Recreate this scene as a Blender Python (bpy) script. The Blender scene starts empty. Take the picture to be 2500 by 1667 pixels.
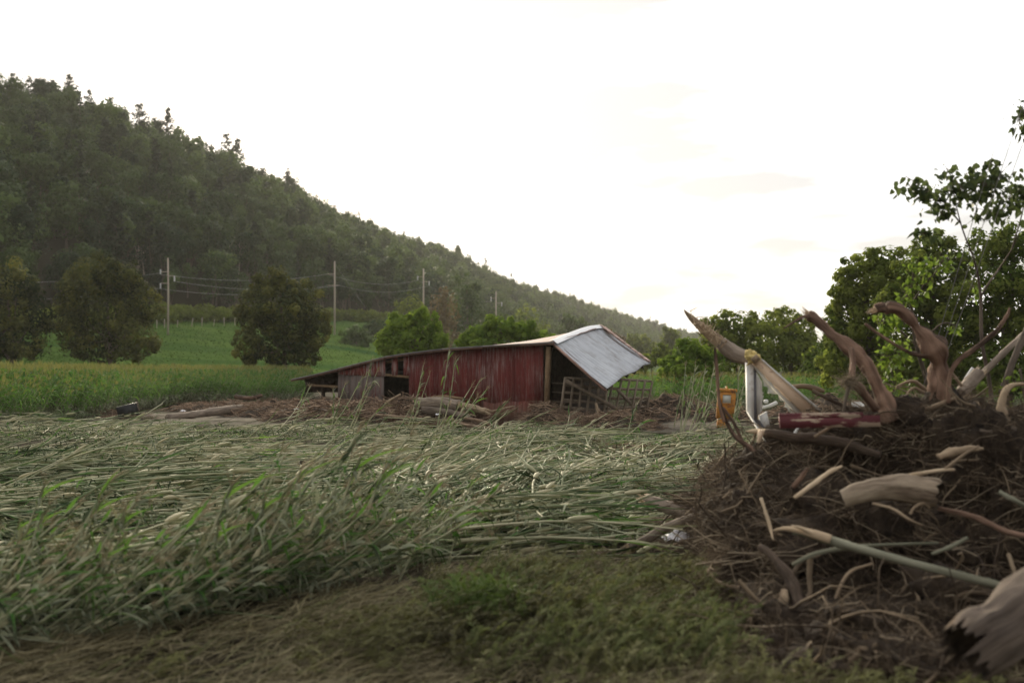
import bpy, math, random
import numpy as np
from mathutils import Vector, noise as mnoise

sc = bpy.context.scene
COL = sc.collection
random.seed(7)
RNG = np.random.default_rng(7)

# ------------------------------------------------------------------ camera
F, CX, CY, HZ = 2431.0, 1250.0, 833.5, 67.0        # focal length and centre in photo pixels
CAMH = 2.2
PITCH = math.atan(HZ / F)
cam_d = bpy.data.cameras.new('camera')
cam = bpy.data.objects.new('camera', cam_d)
COL.objects.link(cam)
cam.location = (0, 0, CAMH)
cam.rotation_euler = (math.pi / 2 + PITCH, 0, 0)
cam_d.sensor_width = 36.0
cam_d.lens = F / 2500.0 * 36.0
cam_d.clip_start = 0.1
cam_d.clip_end = 8000
cam_d.dof.use_dof = True
cam_d.dof.focus_distance = 22.0
cam_d.dof.aperture_fstop = 1.0
sc.camera = cam

# ------------------------------------------------------------------ sky, sun, exposure
SUN_EL, SUN_AZ = math.radians(17), math.radians(-14)
w = bpy.data.worlds.new('World')
sc.world = w
w.use_nodes = True
nt = w.node_tree
bg = nt.nodes['Background']
sky = nt.nodes.new('ShaderNodeTexSky')
sky.sky_type = 'NISHITA'
sky.sun_disc = False
sky.sun_elevation = SUN_EL
sky.sun_rotation = SUN_AZ
sky.dust_density = 3.0
tc = nt.nodes.new('ShaderNodeTexCoord')
mp = nt.nodes.new('ShaderNodeMapping')
mp.inputs['Scale'].default_value = (1.6, 1.6, 7.0)
nz = nt.nodes.new('ShaderNodeTexNoise')
nz.inputs['Scale'].default_value = 1.7
nz.inputs['Detail'].default_value = 6
nz.inputs['Roughness'].default_value = 0.55
rmp = nt.nodes.new('ShaderNodeValToRGB')
rmp.color_ramp.elements[0].position = 0.41
rmp.color_ramp.elements[0].color = (0.40, 0.40, 0.405, 1)
rmp.color_ramp.elements[1].position = 0.58
rmp.color_ramp.elements[1].color = (1.0, 0.995, 0.98, 1)
vm = nt.nodes.new('ShaderNodeVectorMath')
vm.operation = 'SCALE'
vm.inputs['Scale'].default_value = 12.5
mx = nt.nodes.new('ShaderNodeMix')
mx.data_type = 'RGBA'
mx.inputs['Factor'].default_value = 0.91
L = nt.links.new
L(tc.outputs['Generated'], mp.inputs['Vector'])
L(mp.outputs['Vector'], nz.inputs['Vector'])
L(nz.outputs['Fac'], rmp.inputs['Fac'])
L(rmp.outputs['Color'], vm.inputs[0])
# the evening cloud is bright towards the sunset and heavier overhead and behind
dt = nt.nodes.new('ShaderNodeVectorMath')
dt.operation = 'DOT_PRODUCT'
dt.inputs[1].default_value = (math.sin(SUN_AZ) * 0.97, math.cos(SUN_AZ) * 0.97, 0.24)
L(tc.outputs['Generated'], dt.inputs[0])
gr = nt.nodes.new('ShaderNodeMapRange')
gr.interpolation_type = 'SMOOTHSTEP'
gr.inputs['From Min'].default_value = -0.1
gr.inputs['From Max'].default_value = 0.88
gr.inputs['To Min'].default_value = 5.6
gr.inputs['To Max'].default_value = 11.5
L(dt.outputs['Value'], gr.inputs['Value'])
L(gr.outputs['Result'], vm.inputs['Scale'])
L(sky.outputs['Color'], mx.inputs['A'])
L(vm.outputs['Vector'], mx.inputs['B'])
L(mx.outputs['Result'], bg.inputs['Color'])
bg.inputs['Strength'].default_value = 0.10

sd = bpy.data.lights.new('sun', 'SUN')
sd.energy = 3.2
sd.angle = math.radians(12)
sd.color = (1.0, 0.88, 0.66)
sun = bpy.data.objects.new('sun', sd)
COL.objects.link(sun)
sv = Vector((math.sin(SUN_AZ) * math.cos(SUN_EL), math.cos(SUN_AZ) * math.cos(SUN_EL), math.sin(SUN_EL)))
sun.rotation_euler = sv.to_track_quat('Z', 'Y').to_euler()
sun.location = sv * 300

sc.view_settings.view_transform = 'Standard'
sc.view_settings.look = 'None'
sc.view_settings.exposure = 0.85
sc.view_settings.gamma = 1.0
sc.render.engine = 'CYCLES'
cy = sc.cycles
cy.max_bounces = 6
cy.diffuse_bounces = 3
cy.glossy_bounces = 2
cy.transmission_bounces = 4
cy.transparent_max_bounces = 6
cy.volume_bounces = 0
cy.use_denoising = True
cy.caustics_reflective = False
cy.caustics_refractive = False

# ------------------------------------------------------------------ helpers: projection, noise
CT, ST = math.cos(PITCH), math.sin(PITCH)

def P(px, py, Y):
    dx, dy = (px - CX) / F, (CY - py) / F
    y = CT - dy * ST
    s = Y / y
    return np.array((dx * s, Y, CAMH + (dy * CT + ST) * s))

def GY(py):
    """distance at which the flat ground shows at picture row py"""
    dy = (CY - py) / F
    return -CAMH * (CT - dy * ST) / (dy * CT + ST)

def pxr(px, Y):
    return px / F * Y

def _h(i, j, k, s):
    n = (i * 374761393 + j * 668265263 + k * 2147483647 + s * 974634721) & 0xFFFFFFFF
    n = ((n ^ (n >> 13)) * 1274126177) & 0xFFFFFFFF
    return ((n ^ (n >> 16)) & 0xFFFF) / 65535.0

def vnoise(p, s=0):
    p = np.asarray(p, float)
    i = np.floor(p).astype(np.int64)
    f = p - i
    u = f * f * (3 - 2 * f)
    r = 0
    for a in (0, 1):
        for b in (0, 1):
            for c in (0, 1):
                wgt = (u[..., 0] if a else 1 - u[..., 0]) * (u[..., 1] if b else 1 - u[..., 1]) * (u[..., 2] if c else 1 - u[..., 2])
                r = r + wgt * _h(i[..., 0] + a, i[..., 1] + b, i[..., 2] + c, s)
    return r * 2 - 1

def fbm(p, o=4, s=0):
    r, a = 0, 1.0
    p = np.asarray(p, float)
    for k in range(o):
        r = r + a * vnoise(p * 2 ** k, s + k)
        a *= 0.5
    return r

def unit(v):
    return v / np.maximum(np.linalg.norm(v, axis=-1, keepdims=True), 1e-9)

def rot_z(a):
    c, s = np.cos(a), np.sin(a)
    m = np.zeros(np.shape(a) + (3, 3))
    m[..., 0, 0] = c; m[..., 0, 1] = -s; m[..., 1, 0] = s; m[..., 1, 1] = c; m[..., 2, 2] = 1
    return m

def rot_y(a):
    c, s = np.cos(a), np.sin(a)
    m = np.zeros(np.shape(a) + (3, 3))
    m[..., 0, 0] = c; m[..., 0, 2] = s; m[..., 2, 0] = -s; m[..., 2, 2] = c; m[..., 1, 1] = 1
    return m

def rot_x(a):
    c, s = np.cos(a), np.sin(a)
    m = np.zeros(np.shape(a) + (3, 3))
    m[..., 1, 1] = c; m[..., 1, 2] = -s; m[..., 2, 1] = s; m[..., 2, 2] = c; m[..., 0, 0] = 1
    return m

# ------------------------------------------------------------------ mesh builder (quads only)
class MB:
    def __init__(self):
        self.V, self.Q, self.M, self.T, self.G, self.n = [], [], [], [], [], 0

    def add(self, V, Q, m=0, t=0.5, g=None):
        V = np.asarray(V, float).reshape(-1, 3)
        self.G.append(V.copy() if g is None else g)
        Q = np.asarray(Q, np.int64).reshape(-1, 4)
        self.V.append(V)
        self.Q.append(Q + self.n)
        self.M.append(np.full(len(Q), m, np.int32) if np.isscalar(m) else np.asarray(m, np.int32))
        self.T.append(np.full(len(V), t, float) if np.isscalar(t) else np.asarray(t, float).reshape(-1))
        self.n += len(V)
        return self

    def arrays(self):
        return np.concatenate(self.V), np.concatenate(self.Q), np.concatenate(self.M), np.concatenate(self.T)

    def tubes(self, Pt, R, k=4, m=0, t=0.5, cap=False):
        Pt = np.asarray(Pt, float)
        if Pt.ndim == 2:
            Pt = Pt[None]
        R = np.asarray(R, float)
        if R.ndim == 1 and len(R) not in (1, Pt.shape[1]):
            R = np.interp(np.linspace(0, 1, Pt.shape[1]), np.linspace(0, 1, len(R)), R)
        R = np.broadcast_to(R, Pt.shape[:2])
        N, S, _ = Pt.shape
        tg = unit(np.gradient(Pt, axis=1))
        mean = unit(Pt[:, -1] - Pt[:, 0] + 1e-6)
        ref = np.where(np.abs(mean[:, 2:3]) < 0.8, np.array([[0, 0, 1.0]]), np.array([[1.0, 0, 0]]))[:, None, :]
        a = unit(ref - (ref * tg).sum(-1, keepdims=True) * tg)
        b = np.cross(tg, a)
        th = np.arange(k) * 2 * np.pi / k
        ring = a[:, :, None, :] * np.cos(th)[None, None, :, None] + b[:, :, None, :] * np.sin(th)[None, None, :, None]
        V = Pt[:, :, None, :] + ring * R[:, :, None, None]
        idx = np.arange(N * S * k).reshape(N, S, k)
        q = np.stack([idx[:, :-1, :], np.roll(idx, -1, 2)[:, :-1, :], np.roll(idx, -1, 2)[:, 1:, :], idx[:, 1:, :]], -1).reshape(-1, 4)
        if cap:
            cs = []
            for e in (0, S - 1):
                for j in range(k // 2 - 1):
                    c = np.stack([idx[:, e, j], idx[:, e, j + 1], idx[:, e, k - 2 - j], idx[:, e, k - 1 - j]], -1)
                    cs.append(c if e else c[:, ::-1])
            q = np.concatenate([q] + cs)
        if not np.isscalar(t):
            t = np.repeat(np.asarray(t, float), S * k)
        if k < 5:
            return self.add(V, q, m, t)
        arc = np.concatenate([np.zeros((N, 1)), np.cumsum(np.linalg.norm(np.diff(Pt, axis=1), axis=-1), 1)], 1)
        off = (Pt[:, 0].sum(-1) * 7.3 % 50)[:, None]
        rm = R.mean(1)[:, None, None]
        g = np.stack([np.cos(th)[None, None, :] * rm + 0 * R[..., None], np.sin(th)[None, None, :] * rm + 0 * R[..., None], np.repeat((arc * 0.14 + off)[..., None], k, 2)], -1)
        return self.add(V, q, m, t, g.reshape(-1, 3))

    def ribbons(self, Pt, side, W, m=0, t=0.5):
        Pt = np.asarray(Pt, float)
        N, S, _ = Pt.shape
        W = np.broadcast_to(np.asarray(W, float), (N, S))
        side = np.broadcast_to(side, Pt.shape)
        V = np.stack([Pt - side * W[..., None] / 2, Pt + side * W[..., None] / 2], 2)
        idx = np.arange(N * S * 2).reshape(N, S, 2)
        q = np.stack([idx[:, :-1, 0], idx[:, :-1, 1], idx[:, 1:, 1], idx[:, 1:, 0]], -1).reshape(-1, 4)
        if not np.isscalar(t):
            t = np.asarray(t, float)
            t = np.repeat(t, S * 2) if t.ndim == 1 else np.repeat(t.reshape(-1), 2)
        return self.add(V, q, m, t)

    def box(self, c, u, v, w_, m=0, t=0.5):
        """box centred on c with half axes u, v, w_"""
        c, u, v, w_ = (np.asarray(x, float) for x in (c, u, v, w_))
        s = np.array([[-1, -1, -1], [1, -1, -1], [1, 1, -1], [-1, 1, -1], [-1, -1, 1], [1, -1, 1], [1, 1, 1], [-1, 1, 1]], float)
        V = c + s[:, :1] * u + s[:, 1:2] * v + s[:, 2:] * w_
        return self.add(V, [[0, 3, 2, 1], [4, 5, 6, 7], [0, 1, 5, 4], [1, 2, 6, 5], [2, 3, 7, 6], [3, 0, 4, 7]], m, t)

    def bar(self, a, b, wid, dep, up=(0, 0, 1), m=0, t=0.5):
        a, b = np.asarray(a, float), np.asarray(b, float)
        d = unit(b - a)
        up = np.asarray(up, float)
        s = unit(np.cross(d, up))
        n = np.cross(s, d)
        return self.box((a + b) / 2, (b - a) / 2, s * wid / 2, n * dep / 2, m, t)

    def prism(self, quad, nrm, th, m=0, t=0.5):
        """four corners extruded by th along nrm (front face at the corners)"""
        q = np.asarray(quad, float)
        V = np.concatenate([q, q - np.asarray(nrm) * th])
        return self.add(V, [[0, 1, 2, 3], [7, 6, 5, 4], [0, 4, 5, 1], [1, 5, 6, 2], [2, 6, 7, 3], [3, 7, 4, 0]], m, t)

    def build(self, name, mats, parent=None, smooth=False, loc=None):
        V, Q, Mi, T = self.arrays()
        return mesh_obj(name, V, Q, Mi, T, mats, parent, smooth, loc, np.concatenate(self.G))

def mesh_obj(name, V, Q, Mi, T, mats, parent=None, smooth=False, loc=None, G=None):
    me = bpy.data.meshes.new(name)
    if loc is not None:
        V = V - np.asarray(loc)
    me.vertices.add(len(V))
    me.vertices.foreach_set('co', V.astype(np.float32).ravel())
    me.loops.add(len(Q) * 4)
    me.loops.foreach_set('vertex_index', Q.astype(np.int32).ravel())
    me.polygons.add(len(Q))
    me.polygons.foreach_set('loop_start', np.arange(0, len(Q) * 4, 4, dtype=np.int32))
    me.polygons.foreach_set('material_index', Mi.astype(np.int32))
    if smooth:
        me.polygons.foreach_set('use_smooth', np.ones(len(Q), bool))
    at = me.attributes.new('tint', 'FLOAT', 'POINT')
    at.data.foreach_set('value', T.astype(np.float32))
    if G is not None and len(V) < 60000:
        ga = me.attributes.new('grain', 'FLOAT_VECTOR', 'POINT')
        ga.data.foreach_set('vector', G.astype(np.float32).ravel())
    me.update(calc_edges=True)
    for m in (mats if isinstance(mats, (list, tuple)) else [mats]):
        me.materials.append(m)
    o = bpy.data.objects.new(name, me)
    COL.objects.link(o)
    if parent is not None:
        o.parent = parent
    if loc is not None:
        o.location = loc
    return o

def tag(o, label=None, cat=None, group=None, kind=None):
    if label: o['label'] = label
    if cat: o['category'] = cat
    if group: o['group'] = group
    if kind: o['kind'] = kind
    return o

def empty(name, loc, label, cat, group=None):
    o = bpy.data.objects.new(name, None)
    o.empty_display_size = 0.2
    COL.objects.link(o)
    o.location = Vector([float(x) for x in loc])
    return tag(o, label, cat, group)

def dup(root, loc, rotz=0.0, scale=1.0, label=None, group=None, euler=None):
    r = root.copy()
    COL.objects.link(r)
    r.location = Vector([float(x) for x in loc])
    r.rotation_euler = euler if euler is not None else (0, 0, rotz)
    r.scale = scale if isinstance(scale, tuple) else (scale,) * 3
    if label: r['label'] = label
    if group: r['group'] = group
    for ch in KIDS[root.name]:
        c = ch.copy()
        COL.objects.link(c)
        c.parent = r
    return r

KIDS = {}

def place(tpls, pick, R, t, tint=None, mscale=None):
    """merge many transformed copies of templates into one set of arrays"""
    Vs, Qs, Ms, Ts, n = [], [], [], [], 0
    for k, (V, Q, Mi, T) in enumerate(tpls):
        sel = np.nonzero(pick == k)[0]
        if not len(sel):
            continue
        W = np.einsum('nij,vj->nvi', R[sel], V) + t[sel][:, None, :]
        nv = len(V)
        Vs.append(W.reshape(-1, 3))
        Qs.append((Q[None] + (np.arange(len(sel)) * nv)[:, None, None]).reshape(-1, 4) + n)
        Ms.append(np.tile(Mi, len(sel)))
        tt = np.tile(T, (len(sel), 1))
        if tint is not None:
            tt = tt + tint[sel][:, None]
        Ts.append(tt.reshape(-1))
        n += nv * len(sel)
    return np.concatenate(Vs), np.concatenate(Qs), np.concatenate(Ms), np.concatenate(Ts)

def cat_rom(pts, n):
    """smooth curve through points (each row may carry extra columns)"""
    p = np.asarray(pts, float)
    p = np.concatenate([2 * p[:1] - p[1:2], p, 2 * p[-1:] - p[-2:-1]])
    out = []
    segs = len(p) - 3
    for i in range(segs):
        a, b, c, d = p[i:i + 4]
        u = np.linspace(0, 1, n, endpoint=(i == segs - 1))[:, None]
        out.append(0.5 * ((2 * b) + (c - a) * u + (2 * a - 5 * b + 4 * c - d) * u ** 2 + (3 * b - a - 3 * c + d) * u ** 3))
    return np.concatenate(out)

# ------------------------------------------------------------------ materials
def nodes(name):
    m = bpy.data.materials.new(name)
    m.use_nodes = True
    t = m.node_tree
    return m, t, t.nodes['Principled BSDF'], t.nodes['Material Output'], t.links.new

def mixrgb(t, a, b, fac, blend='MIX'):
    n = t.nodes.new('ShaderNodeMix')
    n.data_type = 'RGBA'
    n.blend_type = blend
    for v, k in ((a, 'A'), (b, 'B'), (fac, 'Factor')):
        if isinstance(v, (tuple, list)):
            n.inputs[k].default_value = (*v, 1) if len(v) == 3 else v
        elif isinstance(v, (int, float)):
            n.inputs[k].default_value = v
        else:
            t.links.new(v, n.inputs[k])
    return n.outputs['Result']

def math_n(t, op, a, b=0.0, clamp=False):
    n = t.nodes.new('ShaderNodeMath')
    n.operation = op
    n.use_clamp = clamp
    for i, v in enumerate((a, b)):
        if isinstance(v, (int, float)):
            n.inputs[i].default_value = v
        else:
            t.links.new(v, n.inputs[i])
    return n.outputs[0]

def noise_n(t, scale, detail=4, vec=None, stretch=None, rough=0.55):
    n = t.nodes.new('ShaderNodeTexNoise')
    n.inputs['Scale'].default_value = scale
    n.inputs['Detail'].default_value = detail
    n.inputs['Roughness'].default_value = rough
    if vec is None:
        c = t.nodes.new('ShaderNodeTexCoord')
        vec = c.outputs['Object']
    if stretch:
        mpn = t.nodes.new('ShaderNodeMapping')
        mpn.inputs['Scale'].default_value = stretch
        t.links.new(vec, mpn.inputs['Vector'])
        vec = mpn.outputs['Vector']
    t.links.new(vec, n.inputs['Vector'])
    return n.outputs['Fac']

def ramp(t, fac, p0, p1):
    n = t.nodes.new('ShaderNodeMapRange')
    n.clamp = True
    n.inputs['From Min'].default_value = p0
    n.inputs['From Max'].default_value = p1
    t.links.new(fac, n.inputs['Value'])
    return n.outputs['Result']

def attr(t, name='tint'):
    n = t.nodes.new('ShaderNodeAttribute')
    n.attribute_name = name
    return n.outputs['Fac']

def leaf_mat(name, a, b, trans=0.35, rough=0.55, objvar=0.0, spec=0.15, tcol=None):
    m, t, bs, out, L = nodes(name)
    f = attr(t)
    if objvar:
        oi = t.nodes.new('ShaderNodeObjectInfo')
        r = math_n(t, 'MULTIPLY', math_n(t, 'SUBTRACT', oi.outputs['Random'], 0.5), objvar)
        f = math_n(t, 'ADD', f, r, True)
    c = mixrgb(t, a, b, math_n(t, 'ADD', f, 0.0, True))
    L(c, bs.inputs['Base Color'])
    bs.inputs['Roughness'].default_value = rough
    bs.inputs['Specular IOR Level'].default_value = spec
    if trans:
        tr = t.nodes.new('ShaderNodeBsdfTranslucent')
        tc_ = mixrgb(t, c, tcol or (1.0, 1.0, 0.45), 0.5, 'MULTIPLY') if tcol is None else mixrgb(t, c, tcol, 0.6)
        L(tc_, tr.inputs['Color'])
        mxs = t.nodes.new('ShaderNodeMixShader')
        mxs.inputs['Fac'].default_value = trans
        L(bs.outputs[0], mxs.inputs[1])
        L(tr.outputs[0], mxs.inputs[2])
        L(mxs.outputs[0], out.inputs['Surface'])
    return m

def rough_mat(name, a, b, scale=6, stretch=None, rough=0.85, bump=0.3, bscale=None, bdist=0.02, spec=0.2, c3=None, s3=None, t3=(0.55, 0.7), usetint=True, metal=0.0, grain=False):
    """two colours mixed by noise and the tint attribute, a third in patches, bump"""
    m, t, bs, out, L = nodes(name)
    vec = None
    if grain:
        gn = t.nodes.new('ShaderNodeAttribute')
        gn.attribute_name = 'grain'
        vec = gn.outputs['Vector']
    n1 = noise_n(t, scale, 5, vec, stretch=stretch)
    f = ramp(t, n1, 0.3, 0.7)
    if usetint:
        f = math_n(t, 'ADD', f, math_n(t, 'SUBTRACT', attr(t), 0.5), True)
    c = mixrgb(t, a, b, f)
    if c3:
        n3 = noise_n(t, s3 or scale * 0.4, 6, vec, stretch=stretch, rough=0.65)
        c = mixrgb(t, c, c3, ramp(t, n3, *t3))
    L(c, bs.inputs['Base Color'])
    bs.inputs['Roughness'].default_value = rough
    bs.inputs['Metallic'].default_value = metal
    bs.inputs['Specular IOR Level'].default_value = spec
    if bump:
        bn = t.nodes.new('ShaderNodeBump')
        bn.inputs['Strength'].default_value = bump
        bn.inputs['Distance'].default_value = bdist
        L(noise_n(t, bscale or scale * 3, 6, vec, stretch=stretch, rough=0.65), bn.inputs['Height'])
        L(bn.outputs['Normal'], bs.inputs['Normal'])
    return m

MAT = {}
MAT['bark'] = rough_mat('bark', (0.07, 0.052, 0.040), (0.19, 0.15, 0.115), 14, bump=0.9, bdist=0.03, bscale=30, grain=True)
MAT['root_bark'] = rough_mat('root_bark', (0.085, 0.047, 0.032), (0.37, 0.235, 0.165), 15, bump=1.0, bdist=0.035, bscale=26, c3=(0.050, 0.031, 0.022), s3=5, t3=(0.48, 0.58), grain=True)
MAT['grey_log'] = rough_mat('grey_log', (0.13, 0.098, 0.075), (0.36, 0.29, 0.225), 16, bump=0.9, bdist=0.02, bscale=36, c3=(0.075, 0.052, 0.038), s3=6.0, t3=(0.54, 0.68), grain=True)
MAT['dark_log'] = rough_mat('dark_log', (0.030, 0.021, 0.016), (0.16, 0.115, 0.082), 18, bump=1.0, bdist=0.025, bscale=40, grain=True)
MAT['pale_wood'] = rough_mat('pale_wood', (0.36, 0.255, 0.16), (0.66, 0.52, 0.36), 18, bump=0.5, bdist=0.01, bscale=50, grain=True)
MAT['tan_wood'] = rough_mat('tan_wood', (0.17, 0.12, 0.078), (0.42, 0.315, 0.21), 18, bump=0.6, bdist=0.012, bscale=45, c3=(0.09, 0.06, 0.04), s3=5, t3=(0.56, 0.7), grain=True)
MAT['green_bark'] = rough_mat('green_bark', (0.115, 0.112, 0.075), (0.265, 0.255, 0.185), 14, bump=0.5, bdist=0.01, bscale=40, c3=(0.09, 0.075, 0.05), s3=4, t3=(0.58, 0.7), grain=True)
MAT['root_soil'] = rough_mat('root_soil', (0.022, 0.015, 0.011), (0.085, 0.060, 0.040), 7, bump=1.0, bdist=0.08, bscale=18)
MAT['root_fibre'] = rough_mat('root_fibre', (0.046, 0.031, 0.021), (0.27, 0.20, 0.13), 3, bump=0.0)
MAT['pale_log'] = rough_mat('pale_log', (0.22, 0.165, 0.115), (0.46, 0.37, 0.27), 14, bump=1.0, bdist=0.02, bscale=30, c3=(0.10, 0.068, 0.046), s3=4.0, t3=(0.50, 0.60), grain=True)
MAT['brown_log'] = rough_mat('brown_log', (0.085, 0.064, 0.050), (0.215, 0.165, 0.128), 12, bump=1.0, bdist=0.03, bscale=30, c3=(0.045, 0.032, 0.024), s3=5.0, t3=(0.52, 0.66), grain=True)
MAT['twig'] = rough_mat('twig', (0.12, 0.09, 0.062), (0.40, 0.32, 0.22), 3, bump=0.0)
MAT['debris_twig'] = rough_mat('debris_twig', (0.12, 0.075, 0.05), (0.38, 0.27, 0.185), 2, bump=0.0)
MAT['straw'] = rough_mat('straw', (0.20, 0.155, 0.09), (0.42, 0.34, 0.21), 3, bump=0.0)
MAT['stalk'] = rough_mat('stalk', (0.13, 0.175, 0.08), (0.50, 0.46, 0.31), 2.5, bump=0.0, rough=0.7, spec=0.15)
MAT['ear'] = rough_mat('ear', (0.33, 0.32, 0.19), (0.52, 0.46, 0.30), 3, bump=0.0, rough=0.7)
MAT['tassel'] = leaf_mat('tassel', (0.16, 0.185, 0.060), (0.27, 0.25, 0.09), 0.3)
MAT['corn_leaf'] = leaf_mat('corn_leaf', (0.045, 0.130, 0.030), (0.140, 0.245, 0.055), 0.4, 0.7, spec=0.06)
MAT['silted_leaf'] = leaf_mat('silted_leaf', (0.020, 0.038, 0.016), (0.40, 0.41, 0.28), 0.12, 0.85, spec=0.04)
MAT['forest_leaf'] = leaf_mat('forest_leaf', (0.015, 0.040, 0.012), (0.105, 0.160, 0.040), 0.32, 0.6, objvar=1.0)
MAT['pine_needle'] = leaf_mat('pine_needle', (0.014, 0.029, 0.016), (0.046, 0.072, 0.034), 0.2, 0.6, objvar=0.5)
MAT['autumn_leaf'] = leaf_mat('autumn_leaf', (0.13, 0.095, 0.045), (0.22, 0.16, 0.06), 0.3, 0.6)
MAT['olive_leaf'] = leaf_mat('olive_leaf', (0.013, 0.028, 0.008), (0.19, 0.19, 0.048), 0.30, 0.8)
MAT['bright_leaf'] = leaf_mat('bright_leaf', (0.10, 0.165, 0.030), (0.24, 0.33, 0.055), 0.5, 0.85, spec=0.03)
MAT['right_leaf'] = leaf_mat('right_leaf', (0.075, 0.115, 0.024), (0.29, 0.33, 0.075), 0.6, 0.8, spec=0.05)
MAT['sapling_leaf'] = leaf_mat('sapling_leaf', (0.10, 0.16, 0.03), (0.23, 0.32, 0.06), 0.45, 0.45)
MAT['dark_sapling_leaf'] = leaf_mat('dark_sapling_leaf', (0.05, 0.075, 0.032), (0.11, 0.14, 0.06), 0.5, 0.5)
MAT['weed'] = leaf_mat('weed', (0.052, 0.046, 0.022), (0.215, 0.215, 0.088), 0.3, 0.8)
MAT['bent_grass'] = leaf_mat('bent_grass', (0.10, 0.115, 0.045), (0.34, 0.30, 0.16), 0.3, 0.65)
MAT['feathery_weed'] = leaf_mat('feathery_weed', (0.050, 0.060, 0.025), (0.165, 0.185, 0.075), 0.3, 0.8, spec=0.04)
MAT['green_weed'] = leaf_mat('green_weed', (0.06, 0.10, 0.025), (0.15, 0.21, 0.055), 0.3, 0.7)
MAT['dry_grass'] = leaf_mat('dry_grass', (0.12, 0.10, 0.055), (0.40, 0.34, 0.20), 0.2, 0.7)
MAT['meadow_grass'] = leaf_mat('meadow_grass', (0.058, 0.110, 0.024), (0.105, 0.160, 0.040), 0.25, 0.9, spec=0.0)

def ground_material():
    m, t, bs, out, L = nodes('ground_mud')
    n1 = ramp(t, noise_n(t, 0.6, 8), 0.35, 0.65)
    c = mixrgb(t, (0.022, 0.018, 0.012), (0.070, 0.056, 0.038), n1)
    n2 = ramp(t, noise_n(t, 9.0, 6), 0.42, 0.62)
    c = mixrgb(t, c, (0.030, 0.026, 0.018), math_n(t, 'MULTIPLY', n2, 0.6))
    silt = mixrgb(t, (0.10, 0.086, 0.066), (0.19, 0.165, 0.13), ramp(t, noise_n(t, 0.9, 7), 0.35, 0.65))
    sf = math_n(t, 'MULTIPLY', attr(t, 'tint'), 1.0, True)
    sf = ramp(t, math_n(t, 'ADD', sf, math_n(t, 'MULTIPLY', math_n(t, 'SUBTRACT', noise_n(t, 1.4, 6), 0.5), 1.1)), 0.30, 0.75)
    c = mixrgb(t, c, silt, sf)
    L(c, bs.inputs['Base Color'])
    bs.inputs['Roughness'].default_value = 1.0
    bs.inputs['Specular IOR Level'].default_value = 0.02
    bn = t.nodes.new('ShaderNodeBump')
    bn.inputs['Strength'].default_value = 0.9
    bn.inputs['Distance'].default_value = 0.05
    L(noise_n(t, 7, 8), bn.inputs['Height'])
    L(bn.outputs['Normal'], bs.inputs['Normal'])
    return m
MAT['ground'] = ground_material()

def hill_material():
    m, t, bs, out, L = nodes('hill_turf')
    n1 = ramp(t, noise_n(t, 0.12, 8, stretch=(0.5, 2.0, 1)), 0.35, 0.65)
    c = mixrgb(t, (0.058, 0.108, 0.024), (0.098, 0.152, 0.036), n1)
    c = mixrgb(t, c, (0.034, 0.082, 0.024), ramp(t, noise_n(t, 0.035, 5, stretch=(0.4, 2.5, 1)), 0.50, 0.68))
    c = mixrgb(t, c, (0.035, 0.032, 0.02), attr(t))          # forest floor
    L(c, bs.inputs['Base Color'])
    bs.inputs['Roughness'].default_value = 1.0
    bs.inputs['Specular IOR Level'].default_value = 0.0
    return m
MAT['hill'] = hill_material()

def barn_paint(name, red_a, red_b, bare, dirt_top, peel):
    """old vertical boards: red paint worn to bare wood in upright streaks, flood mud up to a tide line"""
    m, t, bs, out, L = nodes(name)
    tcn = t.nodes.new('ShaderNodeTexCoord')
    o = tcn.outputs['Object']
    c = mixrgb(t, red_a, red_b, math_n(t, 'ADD', ramp(t, noise_n(t, 1.6, 6, o, (3, 3, 0.35)), 0.3, 0.7), math_n(t, 'SUBTRACT', attr(t), 0.5), True))
    pe = noise_n(t, 2.6, 8, o, (6, 6, 0.55), 0.7)
    pe2 = noise_n(t, 0.55, 3, o)
    pf = ramp(t, math_n(t, 'ADD', pe, math_n(t, 'MULTIPLY', math_n(t, 'SUBTRACT', pe2, 0.5), 0.55)), *peel)
    c = mixrgb(t, c, bare, pf)
    sep = t.nodes.new('ShaderNodeSeparateXYZ')
    geo = t.nodes.new('ShaderNodeNewGeometry')
    L(geo.outputs['Position'], sep.inputs[0])
    zz = math_n(t, 'ADD', sep.outputs['Z'], math_n(t, 'MULTIPLY', math_n(t, 'SUBTRACT', noise_n(t, 1.1, 5, o), 0.5), 0.9))
    df = ramp(t, zz, dirt_top + 0.25, dirt_top - 0.35)
    c = mixrgb(t, c, (0.15, 0.085, 0.055), math_n(t, 'MULTIPLY', df, 0.8))
    L(c, bs.inputs['Base Color'])
    bs.inputs['Roughness'].default_value = 0.75
    bs.inputs['Specular IOR Level'].default_value = 0.2
    bn = t.nodes.new('ShaderNodeBump')
    bn.inputs['Strength'].default_value = 0.4
    bn.inputs['Distance'].default_value = 0.01
    L(noise_n(t, 8, 5, o, (6, 6, 0.4)), bn.inputs['Height'])
    L(bn.outputs['Normal'], bs.inputs['Normal'])
    return m
MAT['barn_red'] = barn_paint('barn_red', (0.095, 0.016, 0.014), (0.150, 0.026, 0.022), (0.24, 0.165, 0.15), 0.80, (0.47, 0.72))
MAT['barn_grey'] = barn_paint('barn_grey', (0.105, 0.082, 0.072), (0.185, 0.150, 0.135), (0.15, 0.045, 0.040), 0.3, (0.56, 0.70))
MAT['barn_worn'] = barn_paint('barn_worn', (0.16, 0.035, 0.030), (0.24, 0.06, 0.05), (0.36, 0.31, 0.29), 0.0, (0.48, 0.62))
MAT['barn_dark'] = rough_mat('barn_dark', (0.045, 0.032, 0.025), (0.095, 0.07, 0.055), 5, bump=0.3)
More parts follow.
